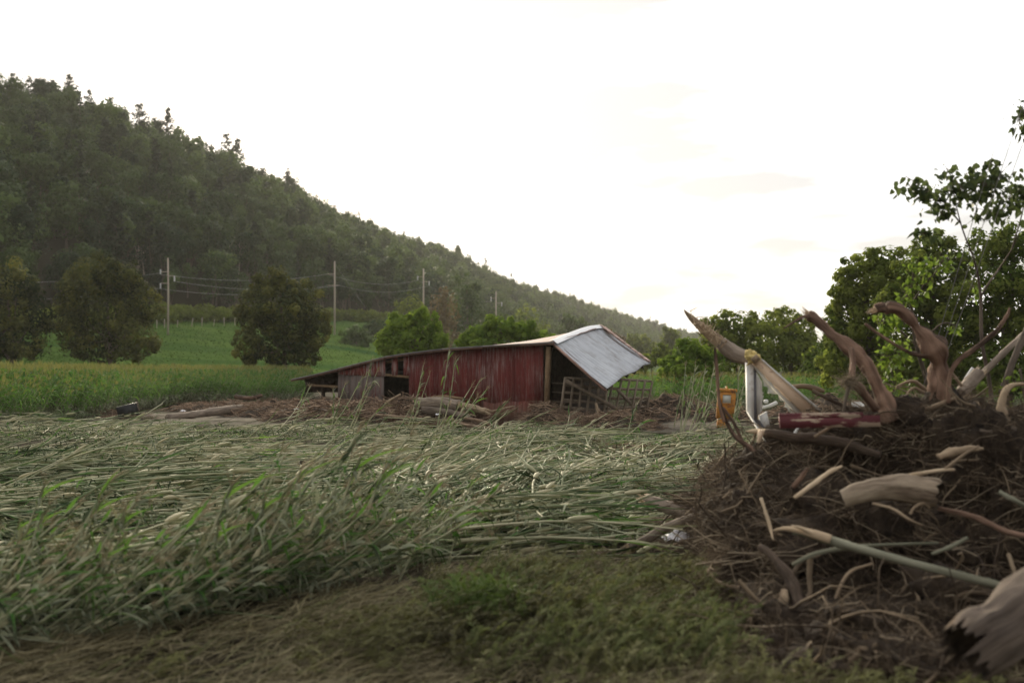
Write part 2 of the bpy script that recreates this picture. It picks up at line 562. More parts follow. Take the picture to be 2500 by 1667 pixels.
MAT['beam'] = rough_mat('beam', (0.14, 0.09, 0.052), (0.25, 0.165, 0.095), 6, bump=0.3)
MAT['fascia'] = rough_mat('fascia', (0.115, 0.065, 0.050), (0.23, 0.13, 0.10), 4, bump=0.4)
MAT['lattice'] = rough_mat('lattice', (0.13, 0.10, 0.075), (0.25, 0.195, 0.145), 6, bump=0.3)
MAT['tin'] = rough_mat('tin', (0.36, 0.375, 0.41), (0.50, 0.515, 0.545), 1.5, rough=0.55, bump=0.0, spec=0.35, c3=(0.27, 0.255, 0.255), s3=1.2, t3=(0.5, 0.75), metal=0.25)
MAT['tin_rust'] = rough_mat('tin_rust', (0.22, 0.12, 0.095), (0.36, 0.24, 0.21), 1.5, rough=0.6, bump=0.0, spec=0.3)
MAT['tin_edge'] = rough_mat('tin_edge', (0.14, 0.13, 0.13), (0.24, 0.22, 0.21), 2, rough=0.5, bump=0.0)
MAT['ridge_cap'] = rough_mat('ridge_cap', (0.74, 0.75, 0.77), (0.82, 0.82, 0.82), 3, rough=0.4, bump=0.0, spec=0.4)
MAT['pole_wood'] = rough_mat('pole_wood', (0.36, 0.30, 0.24), (0.50, 0.43, 0.35), 1.0, (4, 4, 0.3), bump=0.0)
MAT['porcelain'] = rough_mat('porcelain', (0.55, 0.55, 0.56), (0.7, 0.7, 0.7), 2, rough=0.4, bump=0.0)
MAT['wire'] = rough_mat('wire', (0.30, 0.30, 0.31), (0.4, 0.4, 0.4), 2, rough=0.5, bump=0.0)
MAT['guy_wire'] = rough_mat('guy_wire', (0.22, 0.21, 0.21), (0.3, 0.29, 0.28), 2, rough=0.5, bump=0.0)
MAT['white_paint'] = rough_mat('white_paint', (0.70, 0.68, 0.64), (0.82, 0.80, 0.76), 4, rough=0.55, bump=0.1, bdist=0.004, c3=(0.40, 0.33, 0.26), s3=5, t3=(0.58, 0.7))
MAT['frame_wood'] = rough_mat('frame_wood', (0.74, 0.54, 0.38), (0.84, 0.65, 0.47), 5, rough=0.7, bump=0.2, bdist=0.004, c3=(0.20, 0.07, 0.06), s3=7, t3=(0.64, 0.70))
MAT['frame_seal'] = rough_mat('frame_seal', (0.10, 0.10, 0.11), (0.16, 0.16, 0.17), 6, rough=0.6, bump=0.1)
MAT['torn_sheet'] = rough_mat('torn_sheet', (0.66, 0.65, 0.58), (0.76, 0.75, 0.68), 3, rough=0.7, bump=0.1)
MAT['foam'] = rough_mat('foam', (0.52, 0.38, 0.13), (0.70, 0.56, 0.25), 20, rough=0.9, bump=0.6, bdist=0.01)
MAT['maroon'] = rough_mat('maroon', (0.095, 0.026, 0.030), (0.15, 0.040, 0.045), 3, (0.55, 1, 3.0), rough=0.6, bump=0.2, bdist=0.004, c3=(0.44, 0.33, 0.24), s3=2.6, t3=(0.535, 0.55))
MAT['orange'] = rough_mat('orange', (0.46, 0.19, 0.035), (0.56, 0.25, 0.05), 3, rough=0.5, bump=0.0, c3=(0.20, 0.085, 0.04), s3=4, t3=(0.52, 0.66))
MAT['dull_glass'] = rough_mat('dull_glass', (0.42, 0.42, 0.38), (0.55, 0.55, 0.50), 5, rough=0.3, bump=0.0)
MAT['black_plastic'] = rough_mat('black_plastic', (0.020, 0.020, 0.022), (0.05, 0.05, 0.05), 5, rough=0.4, bump=0.0)
MAT['white_plastic'] = rough_mat('white_plastic', (0.72, 0.70, 0.74), (0.82, 0.80, 0.82), 6, rough=0.4, bump=0.2)
MAT['teal_plastic'] = rough_mat('teal_plastic', (0.02, 0.07, 0.075), (0.035, 0.10, 0.10), 6, rough=0.25, bump=0.0, spec=0.5)
MAT['white_pipe'] = rough_mat('white_pipe', (0.62, 0.60, 0.56), (0.72, 0.70, 0.66), 6, rough=0.5, bump=0.0)

# ------------------------------------------------------------------ ground: one sheet to the horizon
def gauss(x, y, cx, cy_, rx, ry):
    return np.exp(-(((x - cx) / rx) ** 2 + ((y - cy_) / ry) ** 2))

def ground_h(x, y):
    x, y = np.asarray(x, float), np.asarray(y, float)
    p = np.stack([x * 0.35, y * 0.35, 0 * x], -1)
    near = np.clip((75 - y) / 30, 0, 1) * np.clip((40 - np.abs(x)) / 10, 0, 1)
    h = (fbm(p, 3, 3) * 0.10 + fbm(p * 5, 2, 9) * 0.025) * near
    h = h - 0.10 * near * np.clip((9.5 - y) / 3, 0, 1)
    return h

def silt_f(x, y):
    s = gauss(x, y, P(560, 1018, 46)[0], 46.5, 5.0, 6.5) * 0.95
    s = s + gauss(x, y, P(830, 1042, 38)[0], 38.5, 6.0, 1.8) * 0.62
    s = s + gauss(x, y, P(1350, 1052, 36)[0], 35.3, 6.0, 1.6) * 0.62
    s = s + gauss(x, y, P(1640, 1042, 39)[0], 40, 4.5, 4.5) * 0.95
    s = s + gauss(x, y, P(330, 1018, 46)[0], 45, 3.5, 4) * 0.7
    s = s + gauss(x, y, P(500, 1560, 8.2)[0], 8.2, 0.5, 0.3) * 0.45
    return np.clip(s, 0, 1)

def axis(lo, hi, step, far, k):
    a = list(np.arange(lo, hi + 1e-6, step))
    s, v = step, a[-1]
    while v < far:
        s *= k
        v += s
        a.append(v)
    s, v = step, a[0]
    while v > -far:
        s *= k
        v -= s
        a.insert(0, v)
    return np.array(a)

gx, gy = axis(-32, 26, 0.3, 2300, 1.35), axis(3, 62, 0.3, 2300, 1.35)
X, Yg = np.meshgrid(gx, gy)
Zg = ground_h(X, Yg)
ids = np.arange(X.size).reshape(X.shape)
q = np.stack([ids[:-1, :-1], ids[:-1, 1:], ids[1:, 1:], ids[1:, :-1]], -1).reshape(-1, 4)
mb = MB().add(np.stack([X, Yg, Zg], -1), q, 0, silt_f(X, Yg).ravel())
tag(mb.build('ground', MAT['ground'], smooth=True), 'dark muddy field with pale silt left by the flood', 'ground', kind='structure')

# ------------------------------------------------------------------ hill: meadow slope, wooded flank and ridge receding to the right
HC = dict(
    px=[-1400, -500, 0, 150, 270, 410, 550, 700, 850, 950, 1100, 1250, 1400, 1550, 1650, 1900, 2400, 3400],
    sky=[-330, -60, 190, 212, 252, 310, 378, 446, 530, 568, 618, 688, 735, 778, 806, 846, 872, 885],
    yr=[150, 210, 300, 318, 340, 370, 405, 450, 515, 560, 640, 740, 850, 970, 1050, 1250, 1500, 1700],
    yf=[75, 112, 150, 163, 175, 190, 206, 225, 250, 265, 330, 420, 530, 650, 760, 1000, 1300, 1500],
    pf=[770, 785, 792, 788, 782, 776, 774, 772, 776, 780, 802, 832, 852, 870, 880, 890, 896, 898],
    ym=[60, 92, 100, 102, 104, 106, 106, 108, 113, 122, 180, 260, 370, 480, 560, 800, 1100, 1300])
TREE_H = 13.0

def hcol(px):
    g = lambda k: np.interp(px, HC['px'], HC[k])
    yr, yf, ym = g('yr'), g('yf'), g('ym')
    zr = CAMH + (CY + HZ - g('sky')) / F * yr - TREE_H
    zf = CAMH + (CY + HZ - g('pf')) / F * yf
    return ym, yf, zf, yr, np.maximum(zr, zf + 1)

def hill_z(x, y):
    x, y = np.asarray(x, float), np.asarray(y, float)
    px = CX + F * x / y
    ym, yf, zf, yr, zr = hcol(px)
    u = np.clip((y - ym) / (yf - ym), 0, 1)
    v = np.clip((y - yf) / (yr - yf), 0, 1)
    b = np.clip((y - yr) / (yr * 0.8), 0, 1)
    zm = (zf + 0.4) * (0.75 * u + 0.25 * u * u) - 0.4
    zh = zf + (zr - zf) * (0.9 * v + 0.1 * np.sin(v * np.pi / 2))
    z = np.where(y < yf, zm, zh)
    z = np.where(y > yr, zr * (1 - b * b * 0.9) - 4 * b, z)
    wob = fbm(np.stack([x * 0.02, y * 0.02, 0 * x], -1), 3, 21)
    z = z + wob * (0.35 * np.clip(u * 3, 0, 1) + 3.0 * v)
    return z

pxs = np.arange(-1400, 3400, 30)
rows = []
for px in pxs:
    ym, yf, zf, yr, zr = hcol(px)
    ys = np.concatenate([np.linspace(ym - 1, yf, 22)[:-1], np.linspace(yf, yr, 26)[:-1], np.linspace(yr, yr * 1.8, 8)])
    rows.append(np.stack([(px - CX) / F * ys, ys], -1))
rows = np.array(rows)
Z = hill_z(rows[..., 0], rows[..., 1])
ids = np.arange(Z.size).reshape(Z.shape)
q = np.stack([ids[:-1, :-1], ids[1:, :-1], ids[1:, 1:], ids[:-1, 1:]], -1).reshape(-1, 4)
ff = np.zeros(Z.shape); ff[:, 22:] = 1.0; ff[:, 21] = 0.6
mb = MB().add(np.concatenate([rows, Z[..., None]], -1), q, 0, ff.ravel())
tag(mb.build('hillside', MAT['hill'], smooth=True), 'green meadow slope rising to a long wooded ridge', 'hill', kind='structure')

# ------------------------------------------------------------------ leaf clouds and trees
def leaf_quads(C, N_, size, rng, aspect=0.6, droop=None):
    """one pointed leaf (or leaf spray) quad per centre, roughly facing N_"""
    n = len(C)
    nr = unit(N_)
    r = unit(rng.normal(size=(n, 3)))
    if droop is not None:
        r = unit(r * (1 - droop) + np.array([0, 0, -1.0]) * droop)
    t = unit(r - (r * nr).sum(-1, keepdims=True) * nr)
    b = np.cross(nr, t)
    s = np.asarray(size).reshape(-1, 1) * np.ones((n, 1))
    V = np.stack([C - t * s * 0.5, C + b * s * aspect * 0.5 + t * s * 0.05, C + t * s * 0.5 , C - b * s * aspect * 0.5 - t * s * 0.05], 1)
    Q = np.arange(n * 4).reshape(n, 4)
    return V.reshape(-1, 3), Q

def crown_pts(lobes, n, rng, shell=0.55):
    """points spread through a set of ellipsoid lobes, thicker towards their outsides; returns points, outward normals, lobe index"""
    lobes = np.asarray(lobes, float)
    a = lobes[:, 3] * lobes[:, 5]
    k = rng.choice(len(lobes), n, p=a / a.sum())
    d = unit(rng.normal(size=(n, 3)))
    r = shell + (1.08 - shell) * rng.random(n) ** 0.6
    bump = 1 + 0.22 * vnoise(d * 2.3 + k[:, None] * 7.1, 5)
    p = lobes[k, :3] + d * lobes[k, 3:6] * (r * bump)[:, None]
    return p, d, k

def make_crown(mb, lobes, n, size, rng, m=0, base_t=0.4, up_bias=0.35, shell=0.55, tvar=0.25, aspect=0.65, lvar=0.12):
    p, d, k = crown_pts(lobes, n, rng, shell)
    nr = d * 1.3 + rng.normal(size=(n, 3)) * 0.33 + np.array([0, 0, up_bias * 0.7])
    lt = rng.normal(size=len(lobes)) * lvar
    s = size * (0.6 + 0.8 * rng.random(n))
    V, Q = leaf_quads(p, nr, s, rng, aspect)
    t = np.repeat(base_t + lt[k] + rng.normal(size=n) * tvar * 0.6, 4)
    mb.add(V, Q, m, t)

def rnd_lobes(rng, n, R, H, z0, lobe=0.42, flat=0.8):
    """lobes scattered over a rounded envelope of radius R between z0 and H"""
    out = []
    hc = (H - z0) / 2
    for i in range(n):
        d = unit(rng.normal(size=3))
        rr = (0.35 + 0.45 * rng.random())
        c = d * np.array([R, R, hc]) * rr
        s = lobe * (0.75 + 0.5 * rng.random())
        out.append([c[0], c[1], z0 + hc + c[2], R * s, R * s, min(R, hc) * s * flat * 1.1])
    out.append([0, 0, z0 + hc, R * 0.55, R * 0.55, hc * 0.72])
    return np.array(out)

def make_trunk(mb, H, r0, lobes, rng, m=0, lean=0.04, nl=6):
    pts = np.array([[0, 0, -0.3], [0.02 * H * lean, 0, H * 0.15], [H * lean * rng.normal(), H * lean * rng.normal(), H * 0.5], [H * lean * rng.normal(), H * lean * rng.normal(), H * 0.86]])
    c = cat_rom(pts, 4)
    mb.tubes(c, np.linspace(r0, r0 * 0.25, len(c)) * (1 + 0.6 * np.exp(-np.linspace(0, 9, len(c)))), 6, m)
    for l in lobes[:nl]:
        a = c[int(len(c) * (0.3 + 0.4 * rng.random()))]
        mid = (a + l[:3]) / 2 + np.array([0, 0, -0.06 * H])
        b = cat_rom([a, mid, l[:3]], 3)
        mb.tubes(b, np.linspace(r0 * 0.4, r0 * 0.08, len(b)), 4, m)

def tpl(fn, seed):
    mb = MB()
    fn(mb, np.random.default_rng(seed))
    return mb.arrays()

# templates of hillside trees, about 14 m tall, base at the origin: (crown builder, trunk builder)
def leafy(n, size, R=4.2, H=14, z0=3.5, nl=7, bt=0.4):
    def f(mb, rng):
        lobes = rnd_lobes(rng, nl, R * (0.85 + 0.3 * rng.random()), H * (0.9 + 0.2 * rng.random()), z0)
        make_crown(mb, lobes, n, size, rng, 0, bt, tvar=0.14)
    return f

def pine(n_per, H=17, R=3.4, gappy=False):
    def f(mb, rng):
        z = 0.22 * H
        while z < H * 0.985:
            fr = (H - z) / (H * 0.78)
            rad = R * (fr ** 0.8) * (0.7 + 0.5 * rng.random()) + 0.35
            nb = 5 if fr > 0.3 else 4
            a0 = rng.random() * 6.28
            for j in range(nb):
                if gappy and rng.random() < 0.30:
                    continue
                a = a0 + j * 6.283 / nb + rng.normal() * 0.25
                n = max(4, int(n_per * (0.45 + rad / R)))
                zo = rng.normal() * 0.35
                rl = rad * (0.7 + 0.5 * rng.random())
                u = rng.random(n) ** 0.7
                wdt = 0.30 * rl * (0.4 + u)
                px_ = u * rl
                C = np.stack([np.cos(a) * px_, np.sin(a) * px_, z + 0.42 * px_ + rng.normal(size=n) * (0.16 + 0.05 * px_) + zo], -1)
                side = np.array([-np.sin(a), np.cos(a), 0])
                C = C + side * (rng.normal(size=n) * wdt)[:, None]
                nr = np.array([0, 0, 1.0]) + rng.normal(size=(n, 3)) * 0.45
                V, Q = leaf_quads(C, nr, 0.75 + 0.45 * rng.random(n), rng, 0.45)
                mb.add(V, Q, 0, np.repeat(0.4 + rng.normal(size=n) * 0.2, 4))
            z += H * 0.045 * (0.8 + 0.4 * rng.random()) * (0.55 + 0.75 * fr)
    return f

NEAR_L = [tpl(leafy(1300, 0.66, R=r, H=h, z0=z0, bt=bt), 100 + i) for i, (r, h, z0, bt) in enumerate([(4.2, 14, 3, .40), (3.7, 15, 4, .30), (4.8, 13.5, 2.5, .45), (3.4, 16, 5, .35), (4.4, 15, 3.5, .55), (3.9, 12, 2, .42)])]
NEAR_P = [tpl(pine(13, H=h, R=r, gappy=g), 200 + i) for i, (h, r, g) in enumerate([(18, 3.4, False), (20, 3.0, True), (16, 3.8, False)])]
FAR_L = [tpl(leafy(480, 1.02, R=r, H=h, z0=z0, bt=bt), 300 + i) for i, (r, h, z0, bt) in enumerate([(4.2, 14, 3, .40), (3.7, 15, 3.5, .30), (4.8, 13.5, 2.5, .45), (4.4, 15, 3.5, .52), (3.9, 12, 2, .42)])]
FAR_P = [tpl(pine(6, H=h, R=r, gappy=g), 400 + i) for i, (h, r, g) in enumerate([(18, 3.4, False), (21, 3.0, True)])]

# scatter over the wooded flank
cand = []
rr = np.random.default_rng(31)
for px in np.arange(-420, 2350, 4.0):
    ym, yf, zf, yr, zr = hcol(px)
    slope = math.hypot(yr - yf, zr - zf)
    # picture column 4 px wide: its ground width grows with distance, so draw with a probability
    nrow = int(slope / 6.0) + 2
    for j in range(nrow + 1):
        v = (j + rr.random()) / nrow
        y = yf + (yr * 1.05 - yf) * v
        wcol = 4.0 / F * y
        if rr.random() < wcol / 6.2:
            cand.append(((px + rr.random() * 4 - CX) / F * y, y, v, px))
cand = np.array(cand)
cz = hill_z(cand[:, 0], cand[:, 1])
apparent = 1.0 / cand[:, 1]
order = np.argsort(-apparent)
inview = (cand[:, 3] > -20) & (cand[:, 3] < 1600)
near_ids = [i for i in order if inview[i]][:290]
near_set = set(near_ids)

bark_tpl = MB()
make_trunk(bark_tpl, 14, 0.22, rnd_lobes(np.random.default_rng(5), 6, 3.8, 14, 4), np.random.default_rng(5))

def mesh_tree(name, crown, mat_leaf, seed, H, label, group, r0=0.22):
    e = empty(name, (0, 0, 0), label, 'tree', group)
    tb = MB()
    make_trunk(tb, H, r0, rnd_lobes(np.random.default_rng(seed), 6, 3.4, H, H * 0.3), np.random.default_rng(seed))
    t = tb.build('trunk', MAT['bark'], e)
    c = mesh_obj('crown', *crown, [mat_leaf], e)
    KIDS[e.name] = [t, c]
    return e

protoL = [mesh_tree('forest_tree', T, MAT['forest_leaf'], 40 + i, 13, '-', '-') for i, T in enumerate(NEAR_L)]
protoP = [mesh_tree('pine_tree', T, MAT['pine_needle'], 50 + i, 16, '-', '-') for i, T in enumerate(NEAR_P)]
protoA = [mesh_tree('forest_tree', NEAR_L[i], MAT['autumn_leaf'], 60 + i, 13, '-', '-') for i in (1, 4)]
used = set()
for n_, i in enumerate(near_ids):
    x, y, v, px = cand[i]
    pin = rr.random() < 0.10
    aut = (not pin) and (950 < px < 1300) and rr.random() < 0.22
    src = (protoP if pin else protoA if aut else protoL)
    s = src[int(rr.integers(len(src)))]
    scl = (0.72 + 0.5 * rr.random()) * (0.75 if v < 0.08 else 1.0) * (0.62 if pin and v > 0.5 else 1.0)
    loc = (x, y, float(cz[i]) - 0.2)
    rot = rr.random() * 6.28
    if pin: lab, grp = 'dark pine among the leafy trees on the wooded hillside', 'pines on the hillside'
    elif aut: lab, grp = 'brownish thin leaved tree near the foot of the wooded hillside', 'brownish trees on the hillside'
    else: lab, grp = 'dark green leafy tree on the wooded hillside above the meadow', 'leafy trees on the hillside'
    if s.name not in used:
        used.add(s.name)
        s.location = loc; s.rotation_euler = (0, 0, rot); s.scale = (scl,) * 3
        s['label'] = lab; s['group'] = grp
    else:
        dup(s, loc, rot, scl, lab, grp)
for s in protoL + protoP + protoA:
    if s.name not in used:
        for k in KIDS[s.name]: bpy.data.objects.remove(k)
        bpy.data.objects.remove(s)

# the rest of the wood: one mass
far = np.array([i for i in range(len(cand)) if i not in near_set])
fy = cand[far]
npine = rr.random(len(far)) < 0.07
ridge = fy[:, 2] > 0.9
pick = np.where(npine, len(FAR_L) + rr.integers(0, len(FAR_P), len(far)), rr.integers(0, len(FAR_L), len(far)))
sc_ = (0.72 + 0.5 * rr.random(len(far))) * np.where(npine, 0.78, 1.0)
Rm = rot_z(rr.random(len(far)) * 6.28) * sc_[:, None, None]
tpls = [(V, Q, M_, T) for V, Q, M_, T in FAR_L] + [(V, Q, M_ + 1, T) for V, Q, M_, T in FAR_P]
loc = np.stack([fy[:, 0], fy[:, 1], cz[far] - 0.2], -1)
tv = rr.normal(size=len(far)) * 0.34
A = place(tpls, pick, Rm, loc, tv)
tag(mesh_obj('distant_wood', *A, [MAT['forest_leaf'], MAT['pine_needle']]), 'unbroken dark green wood covering the long ridge', 'forest', kind='stuff')

# emergent pines on the skyline, placed where the photo shows them
def skyline_tree(px, top, kind, label, h=None):
    ym, yf, zf, yr, zr = hcol(px)
    y = yr * 0.985
    x = (px - CX) / F * y
    z = float(hill_z(x, y))
    zt = CAMH + (CY + HZ - top) / F * y
    H = max(8.0, zt - z)
    k = {'pine': 1, 'sparse': 1, 'round': 2}[kind]
    if kind == 'round':
        e = mesh_tree('ridge_tree', NEAR_L[3], MAT['forest_leaf'], 70, 13, label, 'trees standing above the ridge line')
        s = H / 16.0
        e.scale = (s * 0.8, s * 0.8, s)
    else:
        T = tpl(pine(20, H=20, R=4.6 if kind == 'pine' else 3.0, gappy=True), int(px))
        e = mesh_tree('ridge_pine', T, MAT['pine_needle'], 71, 17, label, 'trees standing above the ridge line', 0.18)
        s = H / 20.0
        e.scale = (s, s, s)
    e.location = (x, y, z - 0.2)
for a in [(163, 176, 'pine', 'bushy pine on the high ridge, leftmost of the pines against the sky'),
          (335, 240, 'pine', 'broad pine rising from the ridge between two taller pines'),
          (405, 258, 'sparse', 'lone thin pine with a tufted top sticking out above the steep ridge'),
          (548, 322, 'pine', 'narrow pine on the ridge, upper one of the pair beside the sun glow'),
          (575, 334, 'pine', 'spreading pine on the ridge, lower one of the pair beside the sun glow'),
          (700, 408, 'pine', 'small ragged pine on the ridge halfway down the slope'),
          (1118, 583, 'round', 'tall ragged tree topping the hazy middle of the ridge'),
          (1185, 630, 'sparse', 'slim pine poking above the hazy ridge just right of the tall ragged tree'),
          (1248, 668, 'sparse', 'tiny pine on the hazy ridge above the barn')]:
    skyline_tree(*a)
rsk = np.random.default_rng(88)
for px in (22, 62, 118, 210, 262, 300, 452, 512, 640, 745, 815, 985):
    skyline_tree(px, float(np.interp(px, HC['px'], HC['sky'])) - rsk.uniform(4, 24), 'pine', 'ragged dark pine breaking the skyline of the wooded ridge')

# bare pale trunks showing among the trees
def bare_tree(px, y0, y1, label, seed, Yoff=-9, fork=2):
    rng = np.random.default_rng(seed)
    # on the hill where the base row meets the slope
    ys = np.linspace(hcol(px)[1], hcol(px)[3], 200)
    zz = hill_z((px - CX) / F * ys, ys)
    rowp = CY + HZ - (zz - CAMH) / ys * F
    y = float(ys[np.argmin(np.abs(rowp - y1))]) + Yoff
    b, tp = P(px, y1, y), P(px + rng.normal() * 6, y0, y)
    b[2] = float(hill_z(b[0], b[1])) - 0.3
    mb = MB()
    c = cat_rom([b, (b + tp) / 2 + [rng.normal() * 0.3, 0, 0], tp], 5)
    H = tp[2] - b[2]
    mb.tubes(c, np.linspace(0.21, 0.08, len(c)), 5)
    o = mb.build('bare_tree', MAT['pole_wood'], loc=b)
    tag(o, label, 'tree', 'pale bare trunks on the hillside')
    br = MB()
    for k in range(3 + fork * 2):
        a = c[int(len(c) * (0.4 + 0.5 * rng.random()))]
        e = a + np.array([rng.choice([-1, 1]) * (0.8 + rng.random()) , rng.normal() * 0.6, 1.6 + rng.random() * 2.2]) * H / 12
        br.tubes(cat_rom([a, (a + e) / 2 + [0, 0, -0.2], e], 3), np.linspace(0.07, 0.02, 7)[:len(cat_rom([a, a, e], 3))], 4)
    bo = br.build('branches', MAT['pole_wood'], o, loc=None)
    bo.matrix_parent_inverse = o.matrix_world.inverted() if False else bo.matrix_parent_inverse
    me = bo.data
    co = np.zeros(len(me.vertices) * 3, np.float32)
    me.vertices.foreach_get('co', co)
    me.vertices.foreach_set('co', (co.reshape(-1, 3) - b.astype(np.float32)).ravel())
for a in [(186, 405, 490, 'pale bare trunk on the dark hillside, left one of a close pair'), (203, 398, 492, 'pale forked bare trunk on the dark hillside, right one of a close pair'),
          (283, 445, 497, 'short pale trunk under a lit crown on the dark hillside'), (437, 530, 575, 'small bare forked tree in the middle of the dark hillside'),
          (557, 590, 665, 'tall bare trunk on the hillside above the meadow, left of two'), (581, 588, 670, 'thinner bare trunk on the hillside above the meadow, right of two'),
          (355, 605, 668, 'bare forked tree behind the utility pole with hanging insulators'), (330, 600, 665, 'thin bare trunk beside the round olive tree top')]:
    bare_tree(*a, seed=int(a[0]))

# ------------------------------------------------------------------ single trees in front of the hill
def lobes_px(spec, Y, thick=None):
    """lobes given in picture pixels (x, y, half width, half height) become ellipsoids at distance Y, as deep as they are wide"""
    out = []
    rng = np.random.default_rng(int(Y * 10) + len(spec))
    for (x, y, rw, rh) in spec:
        rx, rz = rw / F * Y, rh / F * Y
        dy = rng.normal() * 0.35 * rx
        c = P(x, y, Y + dy)
        out.append([c[0], c[1], c[2], rx, rx * (thick or 1.0), rz])
    return np.array(out)

def field_tree(name, spec, Y, base_px, mat, n, leaf, label, seed, bt=0.4, r0=0.3, trunk_top=None, group=None, shell=0.55, fill=14, frill=0.62, tvar=0.3):
    rng = np.random.default_rng(seed)
    lob = lobes_px(spec, Y)
    base = P(base_px, 900, Y)
    base[2] = max(float(hill_z(base[0], base[1])), 0.0) if Y > 90 else 0.0
    # small frilly lobes over the surface of the big ones
    ex = []
    for l in lob:
        for _ in range(fill):
            d = unit(rng.normal(size=3))
            s = 0.17 + 0.19 * rng.random()
            ex.append([*(l[:3] + d * l[3:6] * (0.78 + 0.30 * rng.random())), *(np.minimum(l[3:6], l[3:6].mean()) * s)])
    ex = np.array(ex)
    e = empty(name, base, label, 'tree', group)
    cb = MB()
    make_crown(cb, lob * np.array([1, 1, 1, .88, .88, .88]), int(n * (1 - frill)), leaf * 1.1, rng, 0, bt - 0.15, shell=shell, tvar=tvar * 0.7)  # inner leaves tinted darker, crown shade put into their colour
    make_crown(cb, ex, int(n * frill), leaf, rng, 0, bt + 0.12, shell=0.45, tvar=tvar * 0.6, lvar=0.24, up_bias=0.6)  # outer clumps tinted lighter and unevenly, painting in lit and shaded clumps
    cb.V = [v - base for v in cb.V]
    cb.build('crown', mat, e)
    tb = MB()
    top = lob[:, :3].mean(0) - base
    H = (lob[:, 2] + lob[:, 5]).max() - base[2]
    c = cat_rom([[0, 0, -0.3], [0.02 * H, 0, H * 0.2], [top[0] * 0.6, top[1] * 0.6, top[2]], [top[0], top[1], min(top[2] * 1.4, H * 0.9)]], 5)
    tb.tubes(c, np.linspace(r0, r0 * 0.25, len(c)), 8)
    for l in lob:
        a = c[int(len(c) * (0.35 + 0.3 * rng.random()))]
        en = l[:3] - base
        b = cat_rom([a, (a + en) / 2 - [0, 0, 0.05 * H], en], 4)
        tb.tubes(b, np.linspace(r0 * 0.45, r0 * 0.08, len(b)), 5)
    tb.build('trunk', MAT['bark'], e)
    return e

field_tree('broad_tree', [(40, 700, 55, 55), (85, 760, 45, 70), (10, 780, 70, 90), (60, 830, 60, 55), (-60, 720, 70, 80), (-40, 830, 80, 60)], 92, 30, MAT['olive_leaf'], 13000, 0.29,
           'dark rounded tree cut by the left edge behind the standing corn', 1, bt=0.22)
field_tree('broad_tree', [(225, 665, 60, 50), (290, 690, 60, 55), (180, 720, 50, 60), (340, 745, 48, 60), (255, 760, 85, 80), (170, 800, 40, 70), (330, 820, 55, 60), (250, 850, 85, 45), (310, 680, 45, 40)], 96, 262, MAT['olive_leaf'], 24000, 0.27,
           'large round olive crowned tree standing behind the corn', 2, bt=0.34)
field_tree('broad_tree', [(680, 685, 30, 40), (640, 705, 30, 38), (735, 735, 45, 50), (620, 760, 45, 60), (690, 770, 75, 70), (765, 800, 42, 65), (605, 840, 38, 50), (690, 850, 80, 50), (745, 870, 40, 30)], 88, 690, MAT['olive_leaf'], 21000, 0.26,
           'dark tree with a notched lighter top on the meadow left of the barn roof', 3, bt=0.38)
field_tree('meadow_tree', [(975, 800, 40, 35), (1035, 795, 38, 38), (1000, 840, 70, 45), (950, 845, 40, 35), (1065, 835, 35, 38), (1015, 772, 22, 18)], 70, 1010, MAT['bright_leaf'], 7000, 0.26,
           'bright green rounded tree rising behind the long roof slope', 4, bt=0.42)
field_tree('meadow_tree', [(1170, 815, 35, 30), (1225, 800, 45, 35), (1275, 812, 40, 32), (1320, 828, 40, 22), (1200, 850, 70, 35), (1140, 835, 26, 24)], 68, 1220, MAT['bright_leaf'], 7000, 0.25,
           'bright green spreading tree showing over the red roof corner', 5, bt=0.40)
field_tree('meadow_tree', [(1680, 870, 45, 40), (1650, 900, 38, 40), (1730, 895, 45, 45), (1690, 930, 75, 45), (1640, 945, 30, 28)], 56, 1690, MAT['bright_leaf'], 7500, 0.22,
           'bushy bright green tree behind the orange cabinet', 6, bt=0.36, r0=0.18)
field_tree('valley_tree', [(1800, 795, 55, 40), (1760, 840, 50, 50), (1850, 830, 55, 55), (1800, 890, 85, 55), (1745, 800, 35, 30)], 80, 1800, MAT['right_leaf'], 9000, 0.30,
           'wide dome shaped tree behind the broken window frame', 7, bt=0.50)
field_tree('valley_tree', [(1900, 790, 50, 38), (1945, 810, 48, 48), (1960, 860, 60, 50), (1900, 860, 55, 55), (1985, 890, 40, 45)], 82, 1925, MAT['right_leaf'], 8500, 0.30,
           'dome shaped tree just left of the tall dark grove', 8, bt=0.44)
field_tree('shrub', [(2020, 870, 45, 50), (1990, 910, 45, 40), (2060, 900, 50, 45)], 62, 2025, MAT['right_leaf'], 4500, 0.24,
           'low dark shrub at the foot of the tall grove', 9, bt=0.15, r0=0.1)
field_tree('grove_tree', [(2105, 655, 55, 38), (2165, 640, 50, 42), (2070, 710, 45, 50), (2130, 730, 75, 70), (2100, 810, 75, 75), (2170, 850, 70, 75), (2190, 690, 50, 50), (2060, 880, 60, 60), (2130, 905, 75, 50), (2045, 790, 40, 60)], 48, 2120, MAT['right_leaf'], 22000, 0.19,
           'tall grove tree with a lacy outer edge, leftmost of the tall grove', 10, bt=0.52, shell=0.3)
field_tree('grove_tree', [(2280, 605, 55, 40), (2240, 660, 55, 50), (2330, 640, 50, 45), (2280, 720, 80, 75), (2290, 820, 85, 80), (2240, 890, 80, 60), (2320, 900, 90, 60), (2200, 760, 55, 60)], 44, 2280, MAT['right_leaf'], 22000, 0.18,
           'tall dark grove tree in the middle of the grove behind the upright roots', 11, bt=0.40, shell=0.35)
